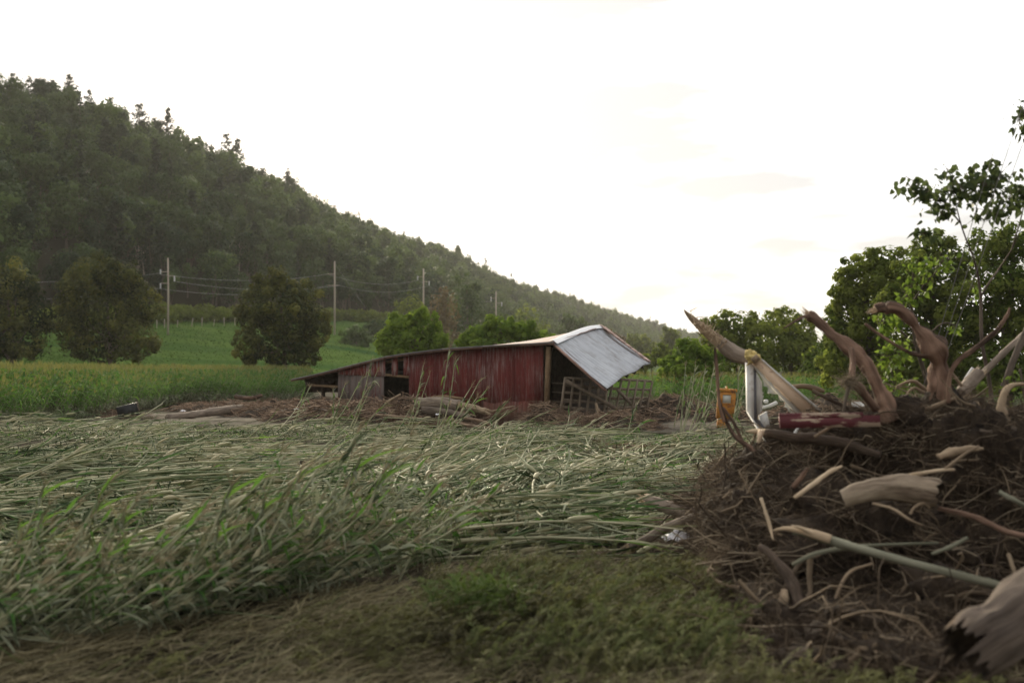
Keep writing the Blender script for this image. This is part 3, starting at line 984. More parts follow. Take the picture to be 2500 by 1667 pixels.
field_tree('grove_tree', [(2420, 605, 60, 42), (2480, 600, 60, 45), (2440, 690, 80, 70), (2520, 700, 80, 80), (2450, 800, 90, 85), (2560, 620, 60, 50), (2550, 830, 90, 80), (2430, 890, 90, 65), (2370, 780, 60, 80), (2520, 910, 110, 60)], 41, 2450, MAT['right_leaf'], 22000, 0.18,
           'dense dark grove tree at the right edge', 12, bt=0.28, shell=0.4)
field_tree('shrub', [(1585, 880, 30, 18), (1620, 860, 28, 22), (1560, 900, 26, 20)], 120, 1590, MAT['right_leaf'], 1800, 0.4,
           'dark low shrubs beyond the sagging tin roof', 13, bt=0.3, r0=0.1)
field_tree('shrub', [(428, 902, 20, 12), (445, 905, 12, 9), (412, 906, 10, 8)], 104, 428, MAT['olive_leaf'], 700, 0.25,
           'small round grey shrub on the meadow edge behind the corn', 14, bt=0.5, r0=0.06)
# valley floor trees in front of the far ridge, hazy
for i, (px, top, rw, Y, lab, mt) in enumerate([
        (1005, 712, 48, 235, 'pale green tree below the third utility pole', 'right_leaf'), (1085, 695, 40, 240, 'brownish hazy tree right of the third utility pole', 'autumn_leaf'),
        (1140, 672, 48, 250, 'tall dark hazy tree with a pointed top behind the bright meadow trees', 'forest_leaf'), (1285, 752, 55, 270, 'rounded pale hazy tree behind the tin roof ridge', 'right_leaf'),
        (1400, 770, 45, 330, 'hazy tree behind the top corner of the tin roof', 'forest_leaf'), (1490, 805, 40, 330, 'yellowish hazy tree beyond the tin roof eave', 'autumn_leaf'),
        (1560, 815, 45, 340, 'hazy tree right of the tin roof on the far slope', 'right_leaf'), (1225, 790, 40, 260, 'low hazy tree between the two bright meadow trees', 'forest_leaf'),
        (1640, 800, 30, 300, 'hazy tree behind the tip of the leaning trunk', 'right_leaf'), (870, 790, 40, 190, 'dark thicket at the edge of the upper meadow', 'forest_leaf'),
        (930, 770, 40, 215, 'dark rounded thicket above the bright meadow tree', 'forest_leaf')]):
    h = 905 - top
    field_tree('valley_tree', [(px - rw * 0.4, top + h * 0.3, rw * 0.6, h * 0.28), (px + rw * 0.4, top + h * 0.35, rw * 0.6, h * 0.28), (px, top + h * 0.22, rw * 0.55, h * 0.22), (px, top + h * 0.6, rw, h * 0.35)], Y, px, MAT[mt], 2600, 0.75 * Y / 250, lab, 500 + i, bt=0.45, fill=8)

# bushes along the wood's edge
bt_ = [tpl(leafy(170, 0.55, R=1.9, H=2.9, z0=0.1, nl=5, bt=0.5), 600 + i) for i in range(3)]
bproto = []
for T in bt_:
    e = empty('edge_bush', (0, 0, 0), 'green bush in the tangle along the top of the meadow', 'bush', 'bushes along the wood edge')
    c = mesh_obj('foliage', *T, [MAT['right_leaf']], e)
    KIDS[e.name] = [c]
    bproto.append(e)
k = 0
rb = np.random.default_rng(77)
for px in np.arange(-10, 960, 9.0):
    for j in range(2):
        y = hcol(px)[1] * (0.955 + 0.05 * rb.random())
        x = (px + rb.normal() * 3 - CX) / F * y
        loc = (x, y, float(hill_z(x, y)) - 0.2)
        s = 0.6 + 0.75 * rb.random()
        if k < 3:
            e = bproto[k]; e.location = loc; e.scale = (s,) * 3
        else:
            dup(bproto[int(rb.integers(3))], loc, rb.random() * 6.28, s)
        k += 1

# meadow grass tufts
rg = np.random.default_rng(12)
n = 12000
px = rg.uniform(-250, 1180, n)
ym, yf, zf, yr, zr = hcol(px)
y = ym + (yf - ym) * rg.random(n) * 1.0
x = (px - CX) / F * y
base = np.stack([x, y, hill_z(x, y) - 0.03], -1)
h = 0.10 + 0.14 * rg.random(n) * (1 + np.clip(fbm(np.stack([x * .1, y * .1, 0 * x], -1), 2, 4), 0, 1))
tip = base + np.stack([rg.normal(size=n) * 0.15, rg.normal(size=n) * 0.15, h], -1)
side = unit(np.stack([rg.normal(size=n), rg.normal(size=n) * 0.3, 0 * x], -1))
mb = MB()
mb.ribbons(np.stack([base, (base + tip) / 2 + [0, 0, 0.02], tip], 1), side[:, None, :], np.array([0.22, 0.16, 0.02]), 0, np.clip(0.45 + 0.35 * fbm(np.stack([x * .06, y * .12, 0 * x], -1), 3, 8) + rg.normal(size=n) * 0.12, 0, 1))
tag(mb.build('meadow_grass', MAT['meadow_grass']), 'green grass growing over the meadow slope', 'grass', kind='stuff')

# fence posts along the top of the meadow
rfp = np.random.default_rng(15)
fp = MB(); fp.tubes(np.array([[0, 0, -0.3], [0.02, 0, 0.7], [0.03, 0, 1.45]]), [0.075, 0.07, 0.065], 6, cap=True)
post0 = None
for px in (382, 401, 432, 467, 492, 521, 547, 573, 598, 780, 796):
    y = hcol(px)[1] * 0.93
    x = (px - CX) / F * y
    l = (x, y, float(hill_z(x, y)))
    if post0 is None:
        post0 = fp.build('fence_post', MAT['pole_wood'])
        tag(post0, 'thin grey fence post along the top edge of the green meadow', 'fence post', 'fence posts along the meadow')
        KIDS[post0.name] = []
        post0.location = l
    else:
        dup(post0, l, rfp.random() * 3, 0.85 + 0.3 * rfp.random(), euler=(rfp.normal() * 0.06, rfp.normal() * 0.06, 0))

# ------------------------------------------------------------------ utility poles and lines
def util_pole(px, py0, py1, Y, arms, label, r=0.16):
    b, tp = P(px, py1, Y), P(px, py0, Y)
    gz = float(hill_z(b[0], b[1]))
    e = empty('utility_pole', (b[0], b[1], gz), label, 'utility pole', 'utility poles below the wood')
    H = tp[2] - gz
    mb = MB(); mb.tubes(np.array([[0, 0, -0.5], [0, 0, H * 0.5], [tp[0] - b[0], 0, H]]), [r * 1.2, r, r * 0.8], 8, cap=True)
    mb.build('shaft', MAT['pole_wood'], e)
    for (ax0, ax1, ay, ins) in arms:
        a, c = P(ax0, ay, Y) - [b[0], b[1], gz], P(ax1, ay, Y) - [b[0], b[1], gz]
        a[1] = c[1] = -r - 0.06
        mb = MB(); mb.bar(a, c, 0.11, 0.11)
        mb.build('crossarm', MAT['pole_wood'], e)
        for (ix, iy0, iy1) in ins:
            i0, i1 = P(ix, iy0, Y) - [b[0], b[1], gz], P(ix, iy1, Y) - [b[0], b[1], gz]
            i0[1] = i1[1] = -r - 0.06
            mb = MB()
            nn = 9
            pts = np.linspace(i0, i1, nn)
            mb.tubes(pts, np.where(np.arange(nn) % 2 == 0, 0.10, 0.16) * 0.95, 8, cap=True)
            mb.build('insulator', MAT['porcelain'], e)
    return e
util_pole(410, 630, 812, 168, [(393, 410, 664, [(393, 658, 670)]), (410, 427, 674, [(427, 674, 687)]), (393, 410, 692, [(393, 692, 705)])], 'tall pale utility pole with hanging insulators left of the notched tree')
util_pole(817, 638, 800, 205, [(800, 818, 669, []), (800, 829, 697, [])], 'pale utility pole with two crossarms right of the notched tree', 0.19)
util_pole(1034, 656, 735, 238, [(1021, 1034, 676, [(1020, 675, 684)]), (1034, 1047, 688, [(1048, 687, 697)])], 'utility pole standing among hazy trees above the bright meadow tree', 0.2)
util_pole(1211, 712, 800, 300, [(1198, 1211, 728, [(1199, 726, 736)]), (1211, 1224, 740, [(1225, 738, 748)])], 'faint hazy utility pole farthest along the line', 0.2)

def wire(p0, p1, sag, r, label, name='power_line', n=14, mat='wire', group='power lines between the poles'):
    u = np.linspace(0, 1, n)[:, None]
    c = p0 + (p1 - p0) * u
    c[:, 2] -= (sag * 4 * u * (1 - u))[:, 0]
    mb = MB(); mb.tubes(c, np.full(n, r), 4)
    return tag(mb.build(name, MAT[mat], loc=c[0]), label, 'wire', group)
wire(P(-60, 690, 150), P(393, 667, 168), 0.5, 0.022, 'power line reaching the upper left insulator of the tall pale pole')
wire(P(-60, 735, 150), P(393, 703, 168), 0.5, 0.022, 'power line reaching the lower left insulator of the tall pale pole')
wire(P(393, 670, 168), P(800, 669, 205), 1.2, 0.022, 'power line sagging to the upper crossarm of the second pole')
wire(P(427, 687, 168), P(829, 697, 205), 1.2, 0.022, 'power line sagging to the right end of the lower crossarm')
wire(P(393, 705, 168), P(800, 697, 205), 1.4, 0.022, 'power line sagging to the left end of the lower crossarm')
wire(P(800, 669, 205), P(1020, 684, 238), 1.5, 0.022, 'power line between the second pole and the hazy third pole, upper')
wire(P(829, 697, 205), P(1048, 697, 238), 1.5, 0.022, 'power line between the second pole and the hazy third pole, lower')
wire(P(1020, 684, 238), P(1199, 736, 300), 1.5, 0.022, 'power line running on to the farthest faint pole')
wire(P(818, 645, 205), P(893, 752, 196), 0.0, 0.02, 'slanting guy wire right of the second pole', 'guy_wire', group='guy wires')

# ------------------------------------------------------------------ collapsed red barn
BA, BB = P(1345, 900, 38.0), P(710, 900, 48.0)      # ends of the front (gable) wall line
BD = unit((BB - BA) * [1, 1, 0])
BN = np.array([BD[1], -BD[0], 0.0])
if BN[1] > 0: BN = -BN                               # towards the viewer

def W(px, py, off=0.0):
    """point of the gable wall plane seen at a picture position; off > 0 is in front of the wall"""
    o = np.array([0, 0, CAMH]); d = P(px, py, 10.0) - o
    a = BA + BN * off
    return o + d * (np.dot(a - o, BN) / np.dot(d, BN))

rake_px = [(712, 926), (765, 915), (825, 900), (880, 886), (940, 871), (1000, 862), (1080, 852), (1180, 845), (1270, 840), (1349, 836)]
def rake_y(px, d=0): return float(np.interp(px, [a for a, b in rake_px], [b for a, b in rake_px])) + d

barn = empty('barn', (float(BA[0]), float(BA[1]), 0.0), 'long red barn collapsed on its side with a sagging tin roof, standing in flood debris', 'barn')
BL = np.array([float(BA[0]), float(BA[1]), 0.0])
def bpart(mb, name, mat, parent=None, label=None, smooth=False):
    o = mb.build(name, MAT[mat] if isinstance(mat, str) else mat, None, smooth, BL)
    o.location = (0, 0, 0)
    o.parent = parent or barn
    if label: o['label'] = label
    return o

rbn = np.random.default_rng(4)
def boards(x0, x1, wpx, top, bot, off=0.0, ragged=0.0, gap=1.0, th=0.03, jit=0.006):
    mb = MB()
    x = x0
    while x < x1 - 0.5:
        w_ = min(wpx * (0.85 + 0.3 * rbn.random()), x1 - x)
        a, b = x + gap / 2 * 0.35, x + w_ - gap / 2 * 0.35
        yb0 = (bot(x) if callable(bot) else bot) + ragged * rbn.normal()
        yt0, yt1 = (top(a), top(b)) if callable(top) else (top, top)
        o = off + jit * rbn.random()
        mb.prism([W(a, yb0, o), W(b, yb0 + 0.4 * ragged * rbn.normal(), o), W(b, yt1, o), W(a, yt0, o)], BN, th, 0, 0.5 + 0.35 * rbn.normal() * 0.5)
        x += w_
    return mb

# red gable wall, right part
botR = lambda x: np.interp(x, [990, 1060, 1160, 1230, 1290, 1297, 1298, 1345], [1006, 1018, 1030, 1040, 1046, 1046, 989, 986])
wr = bpart(boards(998, 1326, 11.5, lambda x: rake_y(x, 5), botR, 0.0, 1.2), 'red_wall', 'barn_red', label='peeling red board wall')
# patched lower boards (browner) standing proud
bpart(boards(1180, 1296, 13, lambda x: 982 + 3 * math.sin(x), lambda x: np.interp(x, [1180, 1300], [1036, 1047]), 0.045, 1.5), 'lower_boards', 'barn_red')
# corner post
mb = MB(); mb.bar(W(1334, 1012, 0.03), W(1340, 846, 0.03), 0.16, 0.16, BN)
bpart(mb, 'corner_post', 'beam')
mb = MB(); mb.bar(W(1322, 1000, -0.12), W(1328, 848, -0.12), 0.10, 0.10, BN)
bpart(mb, 'stud', 'barn_dark')
# grey weathered wall, left part
bpart(boards(825, 937, 13.5, lambda x: np.interp(x, [825, 937], [914, 918]), lambda x: np.interp(x, [825, 937], [985, 1004]), 0.0, 2.0, 1.4), 'weathered_wall', 'barn_grey', label='weathered grey board wall with traces of red paint')
bpart(boards(825, 940, 13.5, lambda x: rake_y(x, 6), lambda x: np.interp(x, [825, 937], [915, 919]), 0.035, 0.3, 0.8), 'upper_boards', 'barn_worn')
# boards between the two small openings and the lintel
for a, b in ((956, 970), (985, 999)):
    bpart(boards(a, b, 14, lambda x: rake_y(x, 6), 917, 0.02, 0.6, 0.2), 'jamb_board', 'barn_worn')
mb = MB(); mb.bar(W(938, 914.5, -0.06), W(999, 920.5, -0.06), 0.10, 0.16, BN)
bpart(mb, 'lintel', 'beam')
mb = MB(); mb.bar(W(938, 885.5, -0.10), W(986, 876.5, -0.10), 0.07, 0.07, BN)
bpart(mb, 'nailer', 'beam')
# open lean-to on the left: tie beam and props
mb = MB(); mb.bar(W(755, 940, -0.1), W(826, 944, -0.1), 0.10, 0.22, BN)
bpart(mb, 'tie_beam', 'beam')
for px in (789,):
    mb = MB(); mb.bar(W(px, 985, -0.5), W(px + 1, 926, -0.5), 0.13, 0.13, BN)
    bpart(mb, 'prop', 'barn_dark')
mb = MB()
for px in np.arange(745, 825, 16):
    mb.bar(W(px, rake_y(px, 10), -0.8), W(px, rake_y(px, 10), -0.8) - BN * 4 + [0, 0, 0.3], 0.07, 0.14)
bpart(mb, 'rafters', 'barn_dark')

# roof: left slope (seen edge on), right tin slope
back_px = [(1467, 797, 48.5), (1390, 813, 50), (1304, 833, 52), (1170, 852, 54.5), (1000, 876, 57), (850, 902, 58), (748, 926, 58)]
front = np.array([W(a, b, 0.25) for a, b in rake_px])
bk = np.array([P(*p) for p in back_px])[::-1]
def resample(p, n):
    s = np.concatenate([[0], np.cumsum(np.linalg.norm(np.diff(p, axis=0), axis=1))])
    u = np.linspace(0, s[-1], n)
    return np.stack([np.interp(u, s, p[:, k]) for k in range(3)], -1)
n1, n2 = 46, 12
fr, bk = resample(front, n1), resample(bk, n1)
u = np.linspace(0, 1, n2)[None, :, None]
S = fr[:, None] * (1 - u) + bk[:, None] * u
def sheet(S, th, mbx, m=0, t=0.5):
    n1, n2 = S.shape[:2]
    V = np.concatenate([S.reshape(-1, 3), S.reshape(-1, 3) - [0, 0, th]])
    ids = np.arange(n1 * n2).reshape(n1, n2)
    q = np.stack([ids[:-1, :-1], ids[1:, :-1], ids[1:, 1:], ids[:-1, 1:]], -1).reshape(-1, 4)
    Q = [q, q[:, ::-1] + n1 * n2]
    for e in (ids[0, :], ids[-1, ::-1], ids[::-1, 0], ids[:, -1]):
        Q.append(np.stack([e[:-1], e[1:], e[1:] + n1 * n2, e[:-1] + n1 * n2], -1))
    return mbx.add(V, np.concatenate(Q), m, t)
rough_h = fbm(np.stack([S[..., 0] * 0.8, S[..., 1] * 0.8, 0 * S[..., 0]], -1), 2, 3) * 0.02
S[..., 2] += rough_h * (u[..., 0] > 0.05)
bpart(sheet(S, 0.04, MB()), 'rusty_roof_slope', 'tin_rust', label='rusty roof slope seen edge on', smooth=False)
mb = MB()
for i in range(len(rake_px) - 1):
    (a, ya), (b, yb) = rake_px[i], rake_px[i + 1]
    jj = (rbn.random() - 0.5) * 0.8
    mb.bar(W(a - 0.5, ya + 3.6 + jj, 0.24), W(b + 0.5, yb + 3.6 + jj, 0.24), 0.055, 0.105, BN, 0, rbn.random())
bpart(mb, 'rake_board', 'fascia')
mb = MB()
for i in range(len(rake_px) - 1):
    (a, ya), (b, yb) = rake_px[i], rake_px[i + 1]
    mb.bar(W(a, ya + 0.2, 0.30), W(b, yb + 0.2, 0.30), 0.05, 0.05, BN, 0, rbn.random())
bpart(mb, 'roof_edge_tin', 'tin_edge')

RT = [P(1349, 834, 38.0), P(1392, 816, 42.0), P(1425, 803, 45.5), P(1440, 799, 47.0), P(1467, 796, 48.5)]      # ridge, near to far
RE = [P(1479, 950, 35.8), P(1497, 938, 37.0), P(1520, 919, 39.2), P(1535, 913, 41.0), P(1552, 907, 43.2), P(1568, 893, 45.5), P(1587, 887, 47.0)]   # sagging eave
nr_, nc_ = 145, 16
Rt, Re = resample(np.array(RT), nr_), resample(np.array(RE), nr_)
u = np.linspace(0, 1, nc_)[None, :, None]
S = Rt[:, None] * (1 - u) + Re[:, None] * u
nrm = unit(np.cross(Re[nr_ // 2] - Rt[nr_ // 2], Rt[-1] - Rt[0]))
if nrm[2] < 0: nrm = -nrm
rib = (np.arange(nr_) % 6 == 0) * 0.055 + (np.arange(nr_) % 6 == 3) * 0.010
bend = np.sin(u[..., 0] * np.pi) * -0.06 + 0.05 * fbm(np.stack([S[..., 0] * .5, S[..., 1] * .5, S[..., 2] * .5], -1), 2, 6)
S = S + nrm * (rib[:, None] + bend)[..., None]
rt_ = np.tile((0.30 + 0.75 * (np.arange(nr_) % 6 == 0) - 0.25 * (np.arange(nr_) % 6 == 1) + 0.10 * np.sin(np.arange(nr_) * 0.37))[:, None], (1, nc_)).ravel()  # rib tops lighter, strip beside each darker: rib shading painted into the tint
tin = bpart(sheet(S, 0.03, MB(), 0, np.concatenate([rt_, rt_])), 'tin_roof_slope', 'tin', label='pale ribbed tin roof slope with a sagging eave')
# ridge cap
mb = MB()
cp = resample(np.array(RT), 14)
dn = unit(Re[0] - Rt[0])
ln = unit(S[0, -1] * 0 + (fr[-4] - fr[-1]))
Vv = np.stack([cp + ln * 0.22 + [0, 0, 0.03], cp + [0, 0, 0.075], cp + dn * 0.26 + nrm * 0.065], 1)
ids = np.arange(14 * 3).reshape(14, 3)
mb.add(Vv, np.stack([ids[:-1, :-1], ids[1:, :-1], ids[1:, 1:], ids[:-1, 1:]], -1).reshape(-1, 4))
bpart(mb, 'ridge_cap', 'ridge_cap', tin)
# near rake board of the tin slope, and far rusted edge strip
mb = MB(); mb.bar(P(1349, 838, 37.95), P(1478, 953, 35.75), 0.05, 0.15, BN)
bpart(mb, 'rake_board', 'fascia')
mb = MB()
a, b = resample(np.array([P(1470, 798.5, 48.45), P(1500, 822, 47.6), P(1540, 853, 47.2), P(1585, 886, 46.9)]), 10), None
for i in range(9): mb.bar(a[i] + nrm * 0.07, a[i + 1] + nrm * 0.07, 0.55, 0.02, nrm, 0, rbn.random())
bpart(mb, 'rusty_edge_sheet', 'tin_rust', tin)
# rafters under the tin slope, seen from the open gable
mb = MB()
for i in (10, 40, 70, 100, 130):
    mb.bar(Rt[i] - nrm * 0.14, Re[i] - nrm * 0.14, 0.07, 0.14, nrm)
bpart(mb, 'rafters', 'barn_dark')
# rear and side walls closing the inside, a floor of trampled hay
def vquad(p, z0=-0.1): return [[p[0][0], p[0][1], z0], [p[1][0], p[1][1], z0], p[1], p[0]]
mb = MB()
for i in range(0, n1 - 1):
    if bk[i][2] < 1.0: continue
    q_ = vquad([bk[i] - [0, .3, .05], bk[i + 1] - [0, .3, .05]], 0.85 if bk[i][0] < P(850, 900, 57)[0] else -0.1)
    mb.prism(q_, np.array([0, -1.0, 0]), 0.05, 0, rbn.random())
bpart(mb, 'rear_wall', 'barn_dark')
mid = (BA + P(1467, 900, 48.5)) / 2
mb = MB(); mb.prism([P(1352, 900, 40)*[1,1,0], P(1478, 900, 48)*[1,1,0], P(1478, 800, 48) - [0, 0, .25], P(1352, 842, 40) - [0, 0, .25]], np.array([1.0, -0.3, 0]), 0.05)
bpart(mb, 'partition', 'barn_dark')
mb = MB(); mb.prism([W(826, 985, -0.3) , W(826, 985, -0.3) - BN * 7, W(826, 905, -0.3) - BN * 7, W(826, 906, -0.3)], BD, 0.05)
bpart(mb, 'lean_to_partition', 'barn_dark')
mb = MB()
for k in range(5):
    z = 0.25 + 0.35 * k
    a = P(1352, 900, 38.4); b = P(1420, 900, 37.6)
    mb.bar([a[0], a[1] + .5, z], [b[0], b[1] + .5, z - 0.05], 0.05, 0.16, BN)
bpart(mb, 'inner_rails', 'lattice')

# slatted crib panels leaning under and beyond the roof
def crib(px0, px1, top0, top1, bot0, bot1, Y0, Y1, n, rows, label, brace=None, lean=0.0):
    a, b = P(px0, top0, Y0), P(px1, top1, Y1)
    c, d = P(px0 - lean, bot0, Y0 - 0.15), P(px1 - lean, bot1, Y1 - 0.15)
    base = np.array([(a[0] + b[0]) / 2, (a[1] + b[1]) / 2, 0.0])
    e = empty('crib_panel', base, label, 'slatted panel', 'slatted crib panels by the barn')
    fn = unit(np.cross(b - a, c - a)); fn = -fn if fn[1] > 0 else fn
    for i in range(n):
        f = i / (n - 1)
        mb = MB(); mb.bar(a + (b - a) * f - base, c + (d - c) * f - base, 0.085, 0.06, fn, 0, 0.4 + 0.5 * rbn.random())
        mb.build('upright', MAT['lattice'], e)
    for j in range(rows):
        f = j / rows
        mb = MB(); mb.bar(a + (c - a) * f - base - fn * 0.065, b + (d - b) * f - base - fn * 0.065, 0.10, 0.04, fn, 0, 0.3 + 0.4 * rbn.random())
        mb.build('slat', MAT['lattice'], e)
    if brace:
        mb = MB(); mb.bar(P(*brace[0]) - base + fn * 0.07, P(*brace[1]) - base + fn * 0.07, 0.13, 0.05, fn)
        mb.build('brace', MAT['lattice'], e)
crib(1380, 1484, 922, 930, 1028, 1040, 37.6, 38.4, 6, 6, 'grey slatted crib panel standing inside the open barn end', ((1380, 929, 37.5), (1508, 1000, 38.3)), 14)
crib(1497, 1593, 925, 931, 1046, 1036, 39.4, 43.0, 6, 5, 'grey slatted crib panel leaning in the open beyond the roof eave', ((1503, 950, 39.2), (1535, 982, 41.0)), 22)

# ------------------------------------------------------------------ orange cabinet, dark crate
def cabinet():
    Y = 37.5
    b = P(1770, 1033, Y)
    e = empty('orange_cabinet', (b[0], b[1], 0.0), 'tall rusty orange metal cabinet with a grey window standing behind the upright corn', 'cabinet')
    s = Y / F
    mb = MB()
    wv, dv, h0, h1 = 20.5 * s, 0.30, 62 * s, 80 * s
    hv = 1.27
    mb.box([0, 0, 0.85], [wv, 0, 0.0], [0, dv, 0], [0.02, 0, 0.50])
    mb.build('case', MAT['orange'], e)
    mb = MB(); mb.box([0.02, 0, 1.40], [wv * 1.12, 0, 0], [0, dv * 1.1, 0], [0, 0, 0.055])
    mb.build('top_rim', MAT['orange'], e)
    mb = MB(); mb.tubes(np.array([[0, 0, 1.45], [0, 0, 1.50], [0, 0, 1.56]]), [0.07, 0.05, 0.02], 8, cap=True)
    mb.build('knob', MAT['orange'], e)
    mb = MB(); mb.box([0.0, -dv - 0.012, 1.08], [wv * 0.48, 0, 0], [0, 0.012, 0], [0, 0, 0.155])
    pn = mb.build('window', MAT['dull_glass'], e)
    mb = MB()
    for (c, u_, v_) in (([0, -dv - 0.02, 1.255], [wv * 0.6, 0, 0], [0, 0, 0.022]), ([0, -dv - 0.02, 0.905], [wv * 0.6, 0, 0], [0, 0, 0.022]),
                        ([-wv * 0.56, -dv - 0.02, 1.08], [0.025, 0, 0], [0, 0, 0.153]), ([wv * 0.56, -dv - 0.02, 1.08], [0.025, 0, 0], [0, 0, 0.153])):
        mb.box(c, u_, [0, 0.02, 0], v_)
    mb.build('window_frame', MAT['orange'], pn)
    mb = MB(); mb.box([-0.12, 0, 0.17], [wv * 0.55, 0, 0], [0, dv * 0.9, 0], [0, 0, 0.18])
    mb.build('base', MAT['orange'], e)
    mb = MB(); mb.tubes(cat_rom([[wv, 0, 1.1], [wv + 0.12, -0.05, 1.0], [wv + 0.10, -0.05, 0.6], [wv - 0.02, -0.1, 0.35]], 4), np.full(13, 0.03), 6)
    mb.build('hose', MAT['black_plastic'], e)
    e.rotation_euler = (0, math.radians(2.5), math.radians(-8))
cabinet()

def crate():
    b = P(313, 1014, 44)
    e = empty('dark_crate', (b[0], b[1], 0.0), 'dark tipped over bin with an open end lying in front of the standing corn', 'bin')
    mb = MB()
    R_ = (rot_z(0.35) @ rot_y(-0.25))
    for c, u_, v_, w_ in (([0, 0.3, 0], [0.42, 0, 0], [0, .02, 0], [0, 0, .27]), ([0, -0.3, 0], [0.42, 0, 0], [0, .02, 0], [0, 0, .27]), ([0, 0, .27], [.42, 0, 0], [0, .3, 0], [0, 0, .02]),
                          ([0, 0, -.27], [.42, 0, 0], [0, .3, 0], [0, 0, .02]), ([-.42, 0, 0], [.02, 0, 0], [0, .3, 0], [0, 0, .27])):
        mb.box(R_ @ np.array(c) + [0, 0, .34], R_ @ np.array(u_), R_ @ np.array(v_), R_ @ np.array(w_))
    mb.build('shell', MAT['black_plastic'], e)
    mb = MB(); pts = np.array([[.44, -.3, -.27], [.44, .3, -.27], [.44, .3, .27], [.44, -.3, .27], [.44, -.3, -.27]])
    for i in range(4): mb.bar(R_ @ pts[i] + [0, 0, .34], R_ @ pts[i + 1] + [0, 0, .34], .06, .06)
    mb.build('rim', MAT['bark'], e)
crate()

# ------------------------------------------------------------------ logs, branches, sticks: one thing each
def resample4(p, n):
    s_ = np.concatenate([[0], np.cumsum(np.linalg.norm(np.diff(p[:, :3], axis=0), axis=1))])
    u = np.linspace(0, s_[-1], n)
    return np.stack([np.interp(u, s_, p[:, k_]) for k_ in range(p.shape[1])], -1)

def limb(name, label, cat, pts, mat='grey_log', k=10, rough=0.12, n=6, broken=None, group=None, smooth=True, seed=1, tint=0.5, hollow=None):
    """pts: (px, py, distance, half thickness in px)"""
    rng = np.random.default_rng(seed)
    c = np.array([[*P(a, b, Y), pxr(r, Y)] for a, b, Y, r in pts])
    c = cat_rom(c, n)
    mb = MB()
    S = len(c)
    big = c[:, 3].max() > 0.035
    k = max(k, 18) if big else k
    if big:
        c = resample4(c, max(len(c), 34))
        S = len(c)
    mb.tubes(c[:, :3], np.maximum(c[:, 3], 0.002), k, cap=not hollow)
    V = mb.V[0]
    cen = np.repeat(c[:, :3], k, 0)
    rad = np.repeat(c[:, 3], k)[:, None]
    d = unit(V - cen)
    q = V / max(c[:, 3].mean() * 2.5, 1e-3)
    V += d * rad * (rough * fbm(q, 3, seed) + rough * 0.5 * vnoise(d * 3 + seed, seed))[:, None]
    if big:
        gq = mb.G[0] / max(c[:, 3].mean(), 1e-3)
        V += d * rad * (0.075 * fbm(gq * [2.6, 2.6, 3.0], 3, seed + 4) + 0.6 * rough * fbm(q * 2.4, 3, seed + 9) + 0.9 * rough * np.clip(vnoise(q * 1.7, seed + 13) - 0.35, 0, 1))[:, None]
    if hollow:
        i, j = (0, 3) if hollow == 'start' else (S - 1, S - 4)
        ax = unit(c[i, :3] - c[j, :3]); r = c[i, 3]
        ring = slice(i * k, i * k + k)
        th = np.arange(k) * 2 * np.pi / k
        jag = r * (0.25 * np.sin(th * 2 + seed) + 0.55 * rng.random(k) ** 2 - 0.2 * (np.arange(k) % 3 == 0)) * (0.45 if hollow == 'end' else 1.0)
        if hollow == 'start': jag = jag + r * np.interp((np.arange(k) * 5) % 11, [0, 2, 3, 6, 8, 10], [0.0, 0.75, 0.1, 0.45, -0.15, 0.2]) * (0.5 + rng.random(k))
        V[ring] += ax * jag[:, None]
        V[ring] -= d[ring] * np.clip(np.linalg.norm(V[ring] - ax * jag[:, None] - c[i, :3], axis=1) - r, 0, r)[:, None]
        cin = c[[i, (i + j) // 2, j, j + (j - i)], :3]
        Vi = np.concatenate([V[ring] - d[ring] * r * 0.10, cin[1] + (V[ring] - c[i, :3] - ax * jag[:, None]) * 0.80, cin[2] + (V[ring] - c[i, :3] - ax * jag[:, None]) * 0.45])
        ii = np.arange(3 * k).reshape(3, k)
        qi = np.stack([ii[:-1], ii[1:], np.roll(ii, -1, 1)[1:], np.roll(ii, -1, 1)[:-1]], -1).reshape(-1, 4)
    loc = c[0, :3] if c[0, 2] < c[-1, 2] else c[-1, :3]
    o = mb.build(name, MAT[mat], None, smooth, loc)
    tag(o, label, cat, group)
    if hollow:
        hm = MB(); hm.add(Vi - loc, qi)
        hm.build('hollow', MAT['root_soil'], o)
    if broken:
        for end in ('start', 'end') if broken == 'both' else (broken,):
            i, j = (0, min(3, S - 1)) if end == 'start' else (S - 1, max(0, S - 4))
            ax = unit(c[i, :3] - c[j, :3])
            r = c[i, 3]
            a_ = unit(np.cross(ax, [0.3, 0.1, 1])); b_ = np.cross(ax, a_)
            sp = MB()
            ns = 16
            for m_ in range(ns):
                th = m_ * 6.283 / ns + rng.random() * 0.3
                rr_ = r * (0.55 + 0.4 * rng.random())
                p0 = c[i, :3] + (a_ * math.cos(th) + b_ * math.sin(th)) * rr_ - ax * r * 0.6 - loc
                ln_ = r * (0.5 + 2.4 * rng.random() ** 2)
                p1 = p0 + ax * (r * 0.6 + ln_) + (a_ * rng.normal() + b_ * rng.normal()) * 0.12 * r
                sp.tubes(np.array([p0, (p0 + p1) / 2, p1]), [r * 0.22, r * 0.16, r * 0.01], 4, 0, rng.random())
            sp.build('splintered_end', MAT['pale_wood'], o)
    return o

def twig_part(o, pts, mat='bark', name='side_branch', k=6, n=5, seed=2):
    c = cat_rom(np.array([[*P(a, b, Y), pxr(r, Y)] for a, b, Y, r in pts]), n)
    mb = MB(); mb.tubes(c[:, :3] - np.array(o.location), np.maximum(c[:, 3], 0.002), k, cap=True)
    return mb.build(name, MAT[mat], o, True)

# ------------------------------------------------------------------ mid-distance debris in front of and beside the barn
rd = np.random.default_rng(55)

